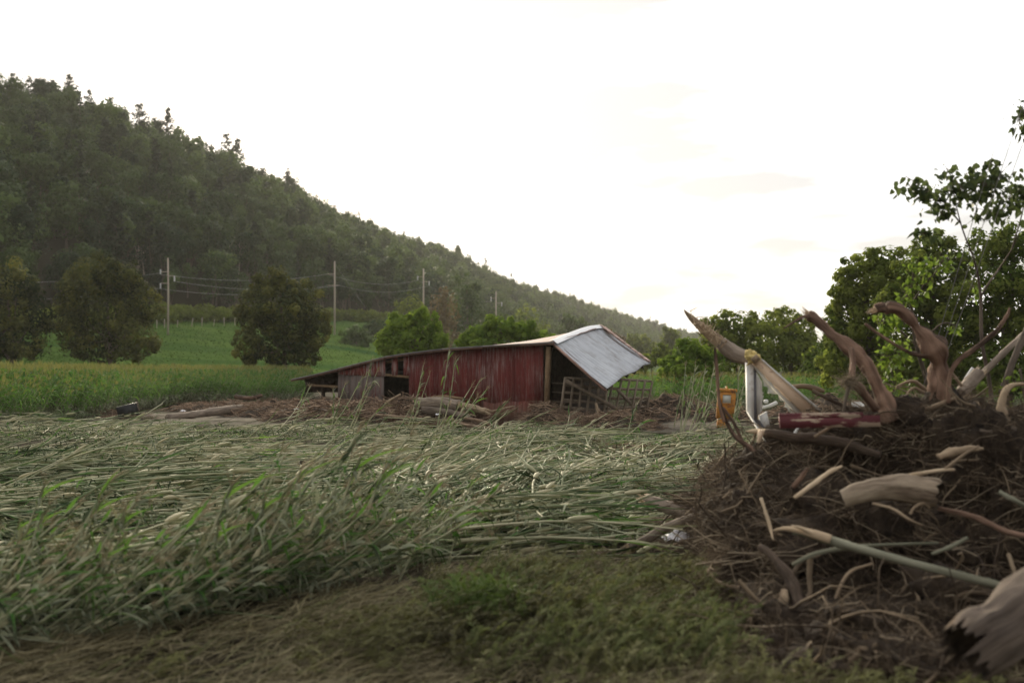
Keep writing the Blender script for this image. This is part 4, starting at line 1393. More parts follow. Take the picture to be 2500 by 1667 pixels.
def heap_h(x, y, spec):
    h = np.zeros_like(x)
    for (cx_, cy_, rx, ry, hh) in spec:
        h = np.maximum(h, hh * np.clip(1 - ((x - cx_) / rx) ** 2 - ((y - cy_) / ry) ** 2, 0, 1) ** 0.7)
    return h

def heap(name, spec, label, ntw, tl, tr, seed, mats=('root_soil', 'debris_twig'), zoff=0.0, amp=0.35):
    """a mound of flood wrack: matted soil body with sticks and stems stuck in and over it"""
    rng = np.random.default_rng(seed)
    spec = np.array(spec)
    x0, x1 = (spec[:, 0] - spec[:, 2]).min() - .2, (spec[:, 0] + spec[:, 2]).max() + .2
    y0, y1 = (spec[:, 1] - spec[:, 3]).min() - .2, (spec[:, 1] + spec[:, 3]).max() + .2
    nx, ny = int(min(110, (x1 - x0) / 0.10)) + 2, int(min(80, (y1 - y0) / 0.10)) + 2
    X, Y = np.meshgrid(np.linspace(x0, x1, nx), np.linspace(y0, y1, ny))
    def hh(x, y):
        h = heap_h(x, y, spec)
        return h * (1 + amp * fbm(np.stack([x * 1.7, y * 1.7, 0 * x], -1), 4, seed)) - 0.06 + zoff
    Z = hh(X, Y)
    ids = np.arange(X.size).reshape(X.shape)
    q = np.stack([ids[:-1, :-1], ids[:-1, 1:], ids[1:, 1:], ids[1:, :-1]], -1).reshape(-1, 4)
    keep = heap_h(X, Y, spec).ravel()[q].max(1) > 0
    mb = MB().add(np.stack([X, Y, Z], -1), q[keep], 0, 0.5)
    # sticks
    k = rng.choice(len(spec), ntw, p=(spec[:, 2] * spec[:, 3]) / (spec[:, 2] * spec[:, 3]).sum())
    a = rng.random(ntw) * 6.283; r = np.sqrt(rng.random(ntw)) * 1.02
    x, y = spec[k, 0] + spec[k, 2] * r * np.cos(a), spec[k, 1] + spec[k, 3] * r * np.sin(a)
    z = hh(x, y)
    az = rng.normal(size=ntw) * 0.7 + np.where(rng.random(ntw) < 0.5, 0, math.pi)
    ln = tl * (0.35 + 1.1 * rng.random(ntw) ** 1.5)
    el = rng.normal(size=ntw) * 0.22
    d = np.stack([np.cos(az) * np.cos(el), np.sin(az) * np.cos(el), np.sin(el)], -1)
    st = np.stack([x, y, z + 0.03], -1)
    S = 6
    u = np.linspace(-0.5, 0.5, S)
    Pt = st[:, None] + d[:, None] * (ln[:, None] * u)[..., None]
    Pt = Pt + rng.normal(size=(ntw, 1, 3)) * (ln[:, None] * (u ** 2 - 0.1) * 0.5)[..., None] + rng.normal(size=(ntw, S, 3)) * ln[:, None, None] * 0.025
    gz = hh(Pt[..., 0], Pt[..., 1])
    Pt[..., 2] = np.maximum(Pt[..., 2], gz - 0.02)
    rad = tr * (0.4 + 1.5 * rng.random(ntw) ** 3)
    mb.tubes(Pt, rad[:, None] * np.linspace(1, 0.45, S), 4, 1, rng.random(ntw))
    return tag(mb.build(name, [MAT[m] for m in mats], smooth=False), label, 'debris heap', kind='stuff')

def ws(px, Y): return P(px, 900, Y)[0]
heap('debris_heap', [(ws(900, 40.5), 40.8, 1.9, 1.6, 0.75), (ws(980, 39.6), 39.9, 1.5, 1.3, 1.05), (ws(1050, 38.8), 39.0, 1.6, 1.2, 0.70), (ws(1130, 37.4), 37.5, 1.4, 0.8, 0.26), (ws(840, 42), 42.2, 2.2, 1.8, 0.85), (ws(1230, 36.2), 36.2, 1.0, 0.6, 0.16)],
     'tangle of brown branches and mud heaped against the front of the red barn', 1900, 1.1, 0.022, 61)
heap('debris_heap', [(ws(760, 44), 44.5, 2.2, 2.0, 0.72), (ws(690, 46.5), 47, 2.2, 2.0, 0.62), (ws(620, 48), 48.5, 2.2, 1.8, 0.5), (ws(720, 41.5), 42.2, 1.6, 0.9, 0.40), (ws(560, 50), 51, 2.6, 1.6, 0.50), (ws(480, 51), 52, 2.0, 1.4, 0.36)],
     'low brown drift of branches and roots left of the barn beside the silt', 1900, 1.0, 0.020, 62)
heap('debris_heap', [(ws(1330, 35.9), 36.3, 1.0, 0.9, 0.72), (ws(1420, 35.6), 36.2, 1.4, 1.0, 0.62), (ws(1500, 35.2), 36.0, 1.5, 1.1, 0.62), (ws(1550, 36), 37, 1.2, 1.0, 0.45), (ws(1385, 35), 35.2, 1.2, .6, .3)],
     'matted brown wrack piled under the open barn end and crib panels', 1500, 0.7, 0.013, 63)
heap('debris_heap', [(ws(1630, 45), 46, 1.8, 1.6, 0.85), (ws(1700, 46), 47, 1.6, 1.4, 0.62), (ws(1590, 42), 43, 1.2, 1.0, 0.45), (ws(1770, 40), 41, 1.2, 1.0, 0.6), (ws(1830, 40.5), 41.5, 1.4, 1.0, .5)],
     'brown mound of soil and branches between the barn and the orange cabinet', 800, 0.9, 0.02, 64)
heap('debris_heap', [(ws(2020, 36), 37, 2.6, 1.3, 1.0), (ws(2100, 38), 38.5, 1.6, 1.2, 0.8), (ws(1930, 38), 39, 1.2, 1.0, 0.7), (ws(2390, 24), 25, 2.2, 1.5, 1.2)],
     'dark brown debris bank in front of the far corn at right', 700, 0.9, 0.02, 65)
heap('debris_heap', [(ws(1480, 25.5), 25.9, 1.2, 0.6, 0.24), (ws(1560, 25.2), 25.6, 1.0, 0.55, 0.26), (ws(1410, 25), 25.3, .7, .4, .16)],
     'small drift of brown sticks lying on the flattened corn before the barn', 420, 0.7, 0.013, 66)
heap('debris_heap', [(ws(315, 44), 44.2, 1.3, 0.9, 0.28), (ws(250, 45), 45.5, 1.0, .8, .3)], 'small brown drift around the tipped dark bin', 260, 0.7, 0.014, 67)
heap('debris_heap', [(ws(1655, 13.4), 13.6, 0.55, 0.40, 0.20), (ws(1590, 12.4), 12.4, 0.32, 0.25, 0.13), (ws(1440, 11.4), 11.45, 0.28, 0.2, 0.11), (ws(1490, 11.6), 11.7, 0.22, 0.2, 0.10)],
     'thin drift of fine brown roots and straw at the left foot of the big root pile', 900, 0.34, 0.004, 68, mats=('root_soil', 'twig'))

limb('fallen_trunk', 'long grey fallen tree trunk lying along the pale silt left of the barn', 'log',
     [(408, 1021, 44, 9), (470, 1013, 45, 10), (540, 1003, 46.5, 10), (600, 997, 47.5, 9), (662, 996, 47.5, 7)], 'grey_log', broken='end', seed=3)
for i, (pts, lab, mt) in enumerate([
        ([(1022, 985, 38.0, 12), (1075, 982, 37.8, 14), (1120, 990, 37.4, 12)], 'thick peeled log lying against the foot of the red wall', 'grey_log'),
        ([(1100, 985, 37.5, 9), (1150, 995, 37.2, 9), (1186, 1004, 37.0, 8)], 'pale log with a cut end pointing right at the foot of the red wall', 'tan_wood'),
        ([(1030, 1000, 37.2, 9), (1090, 1008, 37.0, 10), (1150, 1022, 36.6, 8)], 'dark log under the peeled log at the foot of the red wall', 'bark'),
        ([(918, 1012, 38.6, 3), (985, 1018, 38, 3.2), (1040, 1023, 37.6, 2.5)], 'thin pale pole lying across the front of the debris heap', 'tan_wood'),
        ([(945, 982, 39.6, 3.5), (965, 970, 39.6, 3), (978, 962, 39.7, 2.5)], 'short stick slanting up in front of the dark doorway', 'tan_wood'),
        ([(1130, 1020, 36.4, 3), (1175, 1028, 36.0, 4), (1215, 1042, 35.4, 3)], 'curved brown branch reaching out from the heap at the red wall, upper', 'debris_twig'),
        ([(1110, 1032, 36.0, 3), (1170, 1042, 35.2, 3.5), (1235, 1049, 34.8, 2.5)], 'curved brown branch reaching out from the heap at the red wall, lower', 'debris_twig'),
        ([(1190, 1006, 37.0, 1.8), (1230, 996, 37.1, 1.6), (1256, 991, 37.2, 1.4)], 'thin straight stick leaning on the lower red wall', 'tan_wood'),
        ([(830, 1012, 40, 3), (790, 1000, 41, 3.5), (735, 988, 43, 3)], 'grey branch lying on the drift left of the barn', 'grey_log'),
        ([(655, 1035, 40.6, 3), (720, 1030, 40.6, 4), (800, 1036, 39.6, 3.5)], 'dark branch along the muddy front edge of the drift', 'dark_log'),
        ([(575, 968, 50.5, 5), (610, 972, 50, 5), (640, 965, 50, 4)], 'short rusty brown root lying on top of the drift', 'root_bark'),
        ([(865, 1030, 38.8, 2.5), (910, 1042, 37.6, 3), (980, 1045, 37, 3)], 'dark branch lying low before the heap', 'dark_log')]):
    limb('log' if pts[0][3] > 6 else 'branch', lab, 'log' if pts[0][3] > 6 else 'branch', pts, mt, seed=20 + i, rough=0.18, broken='end' if i == 1 else None)
limb('board', 'tan board resting on the logs at the foot of the red wall', 'board', [(1052, 972, 38.2, 4), (1085, 968, 38.2, 4), (1130, 974, 38.0, 4)], 'beam', k=4, seed=40, rough=0.02)
limb('board', 'grey plank slanting down in front of the left crib panel', 'board', [(1455, 985, 36.6, 3.5), (1462, 1010, 36.4, 3.5), (1472, 1035, 36.2, 3.5)], 'tan_wood', k=4, seed=41, rough=0.02)
limb('log', 'dark log on the mud right of the crib panels', 'log', [(1575, 1035, 38.2, 4), (1598, 1046, 37.4, 8), (1640, 1052, 37, 6)], 'dark_log', seed=42)

# scraps of pale litter
def scrap(px, py, Y, w_, h_, mat, label, seed, name='plastic_scrap', cat='litter'):
    rng = np.random.default_rng(seed)
    c = P(px, py, Y)
    n = 9
    u, v = np.meshgrid(np.linspace(-1, 1, n), np.linspace(-1, 1, n))
    R = 1 - 0.25 * np.abs(u * v)
    V = np.stack([u * R * pxr(w_, Y) / 2, v * R * pxr(w_, Y) * 0.35, pxr(h_, Y) * (0.5 + 0.45 * fbm(np.stack([u * 1.4, v * 1.4, 0 * u + seed], -1), 3, seed)) * (1 - 0.5 * (u ** 2 + v ** 2))], -1)
    mb = MB(); sheet(V.transpose(1, 0, 2), 0.004, mb)
    return tag(mb.build(name, MAT[mat], None, True, loc=None), label, cat), c
def put(oc, dz=0.0):
    oc[0].location = Vector([float(a) for a in oc[1]]) + Vector((0, 0, dz))
put(scrap(447, 1005, 45, 14, 9, 'white_plastic', 'crumpled white bag beside the long fallen trunk', 1))
put(scrap(725, 1000, 42.5, 16, 8, 'torn_sheet', 'pale scrap caught in the drift left of the barn', 2))
put(scrap(1650, 1318, 12.6, 70, 26, 'white_plastic', 'crumpled white plastic sheet under the pole at the foot of the root pile', 3))
put(scrap(1068, 1013, 36.8, 10, 6, 'white_plastic', 'tiny white scrap hanging in the stalks before the red wall', 4))
put(scrap(1408, 1212, 16.2, 10, 8, 'white_plastic', 'small grey white scrap on the flattened corn', 5))
o = limb('bottle', 'dark teal bottle half buried at the edge of the flattened corn', 'bottle', [(1468, 1377, 11.2, 5), (1474, 1377, 11.2, 9), (1488, 1377, 11.2, 9.5), (1492, 1377, 11.2, 8)], 'teal_plastic', rough=0.0, seed=44, k=12)
limb('white_pipe', 'white elbow pipe seen through the broken window frame', 'pipe', [(1862, 995, 24, 4.5), (1878, 991, 24, 4.5), (1892, 985, 24, 5), (1897, 982, 24, 4.5)], 'white_pipe', rough=0.0, seed=45, k=10)
limb('white_float', 'small white ball above the white pipe', 'ball', [(1864, 980, 24, 1), (1866, 980, 24, 4.2), (1870, 980, 24, 5.2), (1874, 980, 24, 4.2), (1876, 980, 24, 1)], 'white_pipe', rough=0.0, seed=46, k=10)

# ------------------------------------------------------------------ corn
# material slots: 0 stalk, 1 silted leaf, 2 green leaf, 3 ear, 4 tassel
CORN_M = [MAT['stalk'], MAT['silted_leaf'], MAT['corn_leaf'], MAT['ear'], MAT['tassel']]

def leaf_curves(b, d0, ln, droop, rng, S=5):
    """drooping blades: start b, starting direction d0, bending under their weight"""
    n = len(b)
    u = np.linspace(0, 1, S)
    P_ = b[:, None] + d0[:, None] * (ln[:, None] * u)[..., None]
    P_[..., 2] -= droop[:, None] * ln[:, None] * u ** 2
    P_ = P_ + rng.normal(size=(n, 1, 3)) * (ln[:, None] * 0.18 * u ** 2)[..., None] * np.array([1, 1, 0.3])
    tg = unit(np.gradient(P_, axis=1))
    side = unit(np.cross(tg, np.array([0, 0, 1.0]) + rng.normal(size=(n, 1, 3)) * 0.45))
    return P_, side

def lying_corn(rng, L=2.1, detail=1):
    mb = MB()
    S = 6 if detail else 4
    u = np.linspace(0, 1, S)
    c = np.stack([u * L, 0.045 * rng.normal() * np.sin(u * 3.0) * L, 0.02 + 0.025 * rng.random() * L * np.sin(u * 3.0)], -1)
    mb.tubes(c, np.linspace(0.017, 0.007, S), 5 if detail else 4, 0, 0.35 + 0.6 * rng.random())
    n = 9 if detail else 7
    f = np.sort(rng.random(n)) * 0.85 + 0.1
    b = np.stack([np.interp(f, u, c[:, k]) for k in range(3)], -1)
    d = unit(np.stack([0.9 + 0.25 * rng.random(n), rng.normal(size=n) * 0.30, 0.06 * rng.normal(size=n)], -1))
    Pt, side = leaf_curves(b, d, 0.40 + 0.50 * rng.random(n), 0.08 + 0.12 * rng.random(n), rng, 5 if detail else 4)
    Pt[..., 2] = np.maximum(Pt[..., 2], 0.0)
    S2 = Pt.shape[1]
    wd = np.interp(np.linspace(0, 1, S2), [0, 0.3, 1], [0.014, 0.026, 0.003]) * (0.45 + 1.1 * rng.random((n, 1)) ** 2)
    for m_, sel in ((1, np.arange(n) % 7 < 6), (2, np.arange(n) % 7 >= 6)):
        if sel.any():
            mb.ribbons(Pt[sel], side[sel], wd[sel], m_, 0.15 + 0.75 * rng.random(sel.sum()))
    if rng.random() < 0.5:
        e0 = np.array([np.interp(0.5, u, c[:, k]) for k in range(3)]) + [0, 0.01, 0.02]
        ed = unit(np.array([1, rng.normal() * 0.2, 0.1]))
        ue = np.linspace(0, 1, 6)[:, None]
        mb.tubes(e0 + ed * 0.30 * ue, [0.012, 0.027, 0.030, 0.025, 0.014, 0.002], 6, 3, rng.random())
    return mb.arrays()

rc = np.random.default_rng(91)
LY = [lying_corn(rc, 1.8 + 0.6 * rc.random(), 1) for _ in range(14)]
LYF = [lying_corn(rc, 1.8 + 0.6 * rc.random(), 0) for _ in range(8)]

def mat_h(x, y):
    p = np.stack([x * 0.28, y * 0.40, 0 * x], -1)
    return 0.12 + 0.40 * np.clip(fbm(p, 3, 41) + 0.1, 0, 1.2)

def field_mask(x, y):
    px = CX + F * x / y
    row = CY + HZ + CAMH / y * F
    front = np.interp(px, [-400, 0, 500, 800, 1050, 1300, 1500, 1700, 1760, 2600], [1560, 1540, 1500, 1440, 1385, 1400, 1375, 1300, 1240, 1210])
    back = np.interp(px, [-400, 0, 150, 300, 600, 900, 1300, 1600, 1700, 1800, 2600], [1035, 1028, 1036, 1044, 1050, 1056, 1060, 1066, 1066, 1060, 1030])
    ok = (row < front) & (row > back)
    return ok

def scatter(n, x0, x1, y0, y1, rng):
    return rng.uniform(x0, x1, n), rng.uniform(y0, y1, n)

xs, ys, far_ = [], [], []
for (ya, yb, dens) in ((8, 14, 26), (14, 20, 22), (20, 28, 16), (28, 42, 10)):
    xw = 0.62 * yb
    n = int(2 * xw * (yb - ya) * dens)
    x, y = scatter(n, -xw, xw, ya, yb, rc)
    k = field_mask(x + 0.9, y)
    xs.append(x[k]); ys.append(y[k]); far_.append(np.full(k.sum(), ya >= 20))
x, y, far_ = np.concatenate(xs), np.concatenate(ys), np.concatenate(far_)
clump = fbm(np.stack([x * 0.55, y * 0.75, 0 * x], -1), 2, 17)
keep = rc.random(len(x)) < np.clip(0.52 + 2.0 * clump, 0.03, 1)
x, y, far_, clump = x[keep], y[keep], far_[keep], clump[keep]
n = len(x)
flow = fbm(np.stack([x * 0.16, y * 0.22, 0 * x], -1), 2, 23)
az = 0.55 + flow * 1.05 + rc.normal(size=n) * 0.36
el = rc.normal(size=n) * 0.035 + 0.01 + np.where(rc.random(n) < 0.035, 0.12 + 0.35 * rc.random(n), 0)
lift = rc.random(n) ** 1.6
z = ground_h(x, y) + mat_h(x, y) * lift * (0.5 + 0.8 * np.clip(clump + 0.3, 0, 1))
Rm = rot_z(az) @ rot_y(-el) @ rot_x(rc.normal(size=n) * 0.3)
Rm = Rm * (0.8 + 0.4 * rc.random(n))[:, None, None]
pick = np.where(far_, len(LY) + rc.integers(0, len(LYF), n), rc.integers(0, len(LY), n))
patch = fbm(np.stack([x * 0.30, y * 0.35, 0 * x], -1), 3, 33)
A = place(LY + LYF, pick, Rm, np.stack([x, y, z], -1), np.clip(patch * 0.40 + rc.normal(size=n) * 0.30 - 0.08, -0.7, 0.32))
tag(mesh_obj('flattened_corn', *A, CORN_M), 'corn crop flattened by the flood, stalks combed to the right across the field', 'flattened crop', kind='stuff')

# short leaf scraps and broken bits hanging between the lying stalks
n = 30000
x, y = scatter(n, -16, 14, 8.5, 32, rc)
k = field_mask(x, y) & (np.abs(x) < 0.6 * y)
x, y = x[k], y[k]; n = len(x)
b = np.stack([x, y, ground_h(x, y) + mat_h(x, y) * (0.5 + 0.7 * rc.random(n))], -1)
a_ = rc.random(n) * 6.28
d = unit(np.stack([np.cos(a_) * 0.5 + 0.5, np.sin(a_) * 0.5, 0.5 + 0.7 * rc.random(n)], -1))
Pt, side = leaf_curves(b, d, 0.12 + 0.26 * rc.random(n), 0.6 + 0.6 * rc.random(n), rc, 4)
mb = MB(); mb.ribbons(Pt, side, np.array([0.016, 0.028, 0.022, 0.003]), 0, np.clip(0.30 + 0.30 * rc.normal(size=n), 0, 1))
mb.M[0] = (rc.random(len(mb.M[0]) // 3) < 0.12).repeat(3).astype(np.int32)
tag(mb.build('corn_leaf_litter', [MAT['silted_leaf'], MAT['corn_leaf']]), 'torn corn leaves caught among the flattened stalks', 'leaf litter', kind='stuff')

# standing corn at the left and beyond the barn: one mass
def standing_corn(rng, detail=1):
    mb = MB()
    H = 2.05 + 0.2 * rng.random()
    lean = rng.normal(size=2) * 0.05
    c = np.array([[0, 0, 0], [lean[0] * .5, lean[1] * .5, H * .5], [lean[0], lean[1], H]])
    mb.tubes(c, [0.014, 0.011, 0.005], 4, 0, 0.25)
    n = 9
    f = np.linspace(0.16, 0.92, n)
    b = np.stack([lean[0] * f, lean[1] * f, f * H], -1)
    a0 = rng.random() * 6.28
    a_ = a0 + np.arange(n) * math.pi + rng.normal(size=n) * 0.5
    up = 0.9 + 0.5 * rng.random(n)
    d = unit(np.stack([np.cos(a_), np.sin(a_), up], -1))
    Pt, side = leaf_curves(b, d, 0.55 + 0.25 * rng.random(n), 0.75 + 0.35 * rng.random(n), rng, 5)
    wd = np.array([0.04, 0.075, 0.07, 0.045, 0.005])
    low = f < 0.42
    mb.ribbons(Pt[low], side[low], wd, 1, 0.25 + 0.35 * rng.random(low.sum()))
    mb.ribbons(Pt[~low], side[~low], wd, 2, 0.25 + 0.6 * rng.random((~low).sum()))
    m_ = 3
    a_ = rng.random(m_) * 6.28
    tb = np.tile(c[-1], (m_, 1))
    td = unit(np.stack([np.cos(a_) * 0.35, np.sin(a_) * 0.35, np.full(m_, 1.0)], -1))
    Pt = np.stack([tb, tb + td * 0.12, tb + td * 0.26 + [0, 0, -0.01]], 1)
    mb.ribbons(Pt, unit(np.cross(td, [0.2, 1, 0.1]))[:, None], np.array([0.014, 0.022, 0.006]), 4, rng.random(m_))
    return mb.arrays()
STC = [standing_corn(rc) for _ in range(10)]
n = 26000
y = rc.uniform(34, 103, n) ** 1.0
px = rc.uniform(-420, 760, n)
x = (px - CX) / F * y
edge = np.interp(px, [-420, 0, 100, 200, 300, 450, 620, 700, 760], [33, 35.5, 38, 43, 52, 60, 63, 66, 70]) + 2.0 * fbm(np.stack([x * 0.3, y * 0.1, 0 * x], -1), 2, 3)
k = (y > edge) & ((y < edge + 12) | (rc.random(n) < 0.45))
x, y, px, edge = x[k], y[k], px[k], edge[k]; n = len(x)
front = np.clip(1 - (y - edge) / 4.5, 0, 1)
tilt = front * (0.25 + 0.5 * rc.random(n)) + rc.normal(size=n) * 0.05
Rm = rot_z(rc.normal(size=n) * 0.35) @ rot_y(tilt) @ rot_z(rc.random(n) * 6.28)
Rm = Rm * ((0.90 + 0.16 * rc.random(n)) * (1 - 0.25 * front))[:, None, None]
A = place(STC, rc.integers(0, len(STC), n), Rm, np.stack([x, y, 0 * x], -1), rc.normal(size=n) * 0.12 + 0.2 * front)
tag(mesh_obj('standing_corn', *A, CORN_M), 'standing corn at the left with yellow tassels and muddy lower leaves', 'corn field', kind='stuff')
n = 6500
y = rc.uniform(48, 88, n); px = rc.uniform(1440, 2700, n); x = (px - CX) / F * y
k = ~((px < 1600) & (y < 58))
x, y = x[k], y[k]; n = len(x)
Rm = rot_z(rc.normal(size=n) * 0.6) @ rot_y(rc.normal(size=n) * 0.16 + 0.15) @ rot_z(rc.random(n) * 6.28) * (0.62 + 0.25 * rc.random(n))[:, None, None]
A = place(STC, rc.integers(0, len(STC), n), Rm, np.stack([x, y, 0 * x], -1), rc.normal(size=n) * 0.12 + 0.1)
tag(mesh_obj('far_corn', *A, CORN_M), 'greyish standing corn beyond the barn at right under the trees', 'corn field', kind='stuff')

# single stalks still rising above the flattened crop
def corn_stalk(base, tip, label, seed, group, leaves=7, bend=0.12, leaf_l=0.5, rs=0.012, ear=False):
    rng = np.random.default_rng(seed)
    v = tip - base
    L = np.linalg.norm(v)
    mid = base + v * 0.55 + np.array([0, 0, 1.0]) * bend * L * (-0.4) + np.array([rng.normal(), rng.normal(), 0]) * 0.03 * L
    c = cat_rom([base - [0, 0, 0.05], mid, tip], 6) - base
    mb = MB(); mb.tubes(c, np.linspace(rs, rs * 0.4, len(c)), 6, 0, 0.55)
    o = mb.build('corn_stalk', MAT['stalk'], None, True)
    o.location = Vector([float(a) for a in base])
    tag(o, label, 'corn stalk', group)
    n = leaves
    f = 0.2 + 0.75 * np.sort(rng.random(n))
    idx = np.linspace(0, 1, len(c))
    b = np.stack([np.interp(f, idx, c[:, k]) for k in range(3)], -1)
    along = np.where(rng.random(n) < 0.62, 1.8, 0.4)[:, None]
    d = unit(np.stack([rng.normal(size=n) * 0.4 + 0.2, rng.normal(size=n) * 0.5, 0.2 + 0.5 * rng.random(n)], -1) + unit(v) * along)
    Pt, side = leaf_curves(b, d, np.where(along[:, 0] > 1, 1.0, 0.6) * leaf_l * (0.5 + 0.8 * rng.random(n)), np.where(along[:, 0] > 1, 0.25 + 0.35 * rng.random(n), 1.0 + 0.9 * rng.random(n)), rng, 7)
    wd = np.interp(np.linspace(0, 1, 7), [0, 0.3, 1], [0.030, 0.050, 0.004]) * (0.6 + 0.7 * rng.random((n, 1)))
    mb = MB()
    for m_, sel in ((0, np.arange(n) % 4 != 3), (1, np.arange(n) % 4 == 3)):
        mb.ribbons(Pt[sel], side[sel], wd[sel], m_, 0.05 + 0.8 * rng.random(sel.sum()))
    mb.build('leaves', [MAT['silted_leaf'], MAT['corn_leaf']], o)
    m_ = 6
    tb = np.tile(c[-1], (m_, 1))
    td = unit(unit(v) * 1.2 + rng.normal(size=(m_, 3)) * 0.4)
    tl = 0.12 + 0.14 * rng.random(m_)
    Pt = np.stack([tb, tb + td * tl[:, None] * 0.5, tb + td * tl[:, None] - [0, 0, 0.03]], 1)
    mb = MB(); mb.tubes(Pt, np.full((m_, 3), 0.004), 3, 0, rng.random(m_))
    mb.build('tassel', MAT['straw'], o)
    if ear:
        e0 = c[int(len(c) * 0.45)]
        ed = unit(unit(v) + rng.normal(size=3) * 0.15)
        mb = MB(); mb.tubes(e0 + ed * 0.26 * np.linspace(0, 1, 6)[:, None] + [0, 0, -0.01], [0.012, 0.027, 0.030, 0.025, 0.014, 0.002], 8, 0)
        mb.build('ear', MAT['ear'], o, True)
    return o
UP = 'corn stalks still rising above the flattened crop'
for i, (bx, by, tx, ty, lab) in enumerate([
        (1060, 1082, 1097, 853, 'tallest corn stalk in front of the red wall, nearly upright with torn hanging leaves'),
        (1078, 1066, 1172, 927, 'corn stalk leaning right before the red wall, next to the tallest one'),
        (1040, 1120, 1150, 945, 'leaning corn stalk with bundled leaves just below the tallest one'),
        (989, 1062, 1034, 890, 'thin forked corn stalk before the left part of the red wall'),
        (960, 1068, 1000, 1000, 'short bent stalk left of the thin forked one'),
        (846, 1062, 907, 880, 'corn stalk with hanging green leaves before weathered boards'),
        (785, 1075, 883, 924, 'corn stalk leaning right before the weathered boards'),
        (800, 1064, 842, 940, 'pale hooked corn stalk before the weathered boards'),
        (810, 1040, 813, 950, 'short straight stalk with one bluish leaf before the drift'),
        (840, 1080, 940, 985, 'low leaning stalk with bundled leaves under the weathered boards'),
        (706, 1055, 756, 945, 'thin stalk beside the low end of the barn roof'),
        (1169, 1052, 1228, 986, 'feathery stalk leaning right at the foot of the red wall'),
        (1531, 1060, 1560, 978, 'green stalk leaning before the far crib panel'),
        (1462, 1066, 1473, 1034, 'short broken stalk before the left crib panel'),
        (1470, 1100, 1570, 1030, 'long stalk lying up to the right before the crib panels'),
        (1660, 1070, 1674, 893, 'tall thin green stalk, leftmost of the cluster before the orange cabinet'),
        (1662, 1056, 1698, 890, 'tall forked stalk, second of the cluster before the orange cabinet'),
        (1674, 1075, 1722, 900, 'green stalk in the middle of the cluster before the orange cabinet'),
        (1690, 1080, 1744, 893, 'tall stalk slanting right just left of the orange cabinet'),
        (1640, 1088, 1735, 985, 'stalk slanting low across the cluster before the orange cabinet'),
        (1645, 1040, 1668, 945, 'short upright stalk at the left of the cluster before the orange cabinet'),
        (1775, 1085, 1803, 905, 'leafy stalk standing between the orange cabinet and the window frame'),
        (1785, 1060, 1818, 925, 'stalk just left of the white window frame'),
        (1760, 1090, 1800, 990, 'short leafy stalk under the orange cabinet'),
        (775, 1160, 835, 1075, 'pale leaning stalk before the uprooted corn clump'),
        (525, 1130, 480, 1240, 'x'), (455, 1240, 520, 1140, 'long tan stalk sticking up from the flattened corn, left of a pair'),
        (395, 1230, 475, 1132, 'tan stalk sticking up from the flattened corn, right of a pair'),
        (990, 1140, 1080, 1030, 'pale bundled stalk rising right below the red wall'),
        (1290, 1075, 1350, 1040, 'stalk rising low before the wrack under the open barn end'),
        (1740, 1210, 1760, 1140, 'y')]):
    if lab in ('x', 'y'): continue
    Y = GY(by)
    b = P(bx, by, Y); b[2] = max(0.0, b[2])
    corn_stalk(b, P(tx, ty, Y + 0.2), lab, 700 + i, UP, leaves=22 if ty < 1000 else 12, leaf_l=0.48, rs=0.024, ear=(i % 4 == 1))
    if bx in (1060, 989, 1662, 1040, 1078, 785, 846, 1690, 1674, 1775, 1660, 840):
        corn_stalk(b + [0.08, 0.05, 0], P(tx + 14, ty + 26, Y + 0.25), 'thinner stalk beside the ' + ' '.join(lab.split(',')[0].replace('tallest', 'tall').replace(' in front of', ' at').replace(' with bundled leaves', '').replace(' with hanging green leaves', '').split()[:12]), 800 + i, UP, leaves=16, leaf_l=0.42, rs=0.019)
# uprooted clump with soil on its roots
limb('uprooted_corn', 'uprooted clump of corn stems with a muddy root ball lying on the flattened crop', 'corn clump', [(705, 1150, 21.4, 7), (735, 1145, 21.4, 18), (752, 1150, 21.3, 13), (757, 1165, 21.2, 5)], 'root_soil', seed=71, rough=0.5)
limb('snapped_stalk', 'pale broken stem leading from the muddy root ball', 'corn clump', [(560, 1200, 19.6, 3), (640, 1172, 20.4, 3.2), (720, 1155, 21.2, 3.5), (775, 1105, 21.6, 3.5), (850, 1040, 22.4, 2)], 'stalk', seed=72, k=6)

# leaning corn in the foreground at left: every stalk a thing
rf = np.random.default_rng(311)
FG = 'leaning corn stalks in the left foreground'
def fg_front(px): return np.interp(px, [-300, 0, 300, 500, 800, 1000, 1120], [1590, 1570, 1535, 1505, 1440, 1385, 1350])
fproto = []
for v in range(9):
    e_ = [math.radians(a) for a in (22, 28, 33, 38, 42, 48, 55, 30, 62)][v]
    Ls = 1.6 + 0.5 * rf.random()
    tip = np.array([math.cos(e_), 0.10 * rf.normal(), math.sin(e_)]) * Ls
    o = corn_stalk(np.array([0., 0, 0]), tip, 'muddy corn stalk leaning to the right in the dense leaning band of the left foreground', 900 + v, FG, leaves=20, leaf_l=0.50, rs=0.025, ear=(v % 2 == 0))
    KIDS[o.name] = list(o.children)
    fproto.append(o)
cnt = 0
for i in range(270):
    px = rf.uniform(-260, 1080)
    fr_ = fg_front(px)
    by = fr_ + 15 - rf.random() ** 1.3 * np.interp(px, [0, 1080], [150, 70])
    Y = GY(by)
    b = P(px, by, Y)
    b[2] = float(ground_h(b[0], b[1]))
    rz, s = rf.normal() * 0.28 + 0.10, 0.50 + 0.42 * rf.random() ** 1.5
    if px > 900: s *= 0.8
    if px < 250: s *= 0.85
    v = int(rf.integers(9))
    if cnt < 9:
        o = fproto[cnt]; o.location = Vector([float(a) for a in b]); o.rotation_euler = (0, 0, rz); o.scale = (s,) * 3
    else:
        dup(fproto[v], b, rz, s)
    cnt += 1
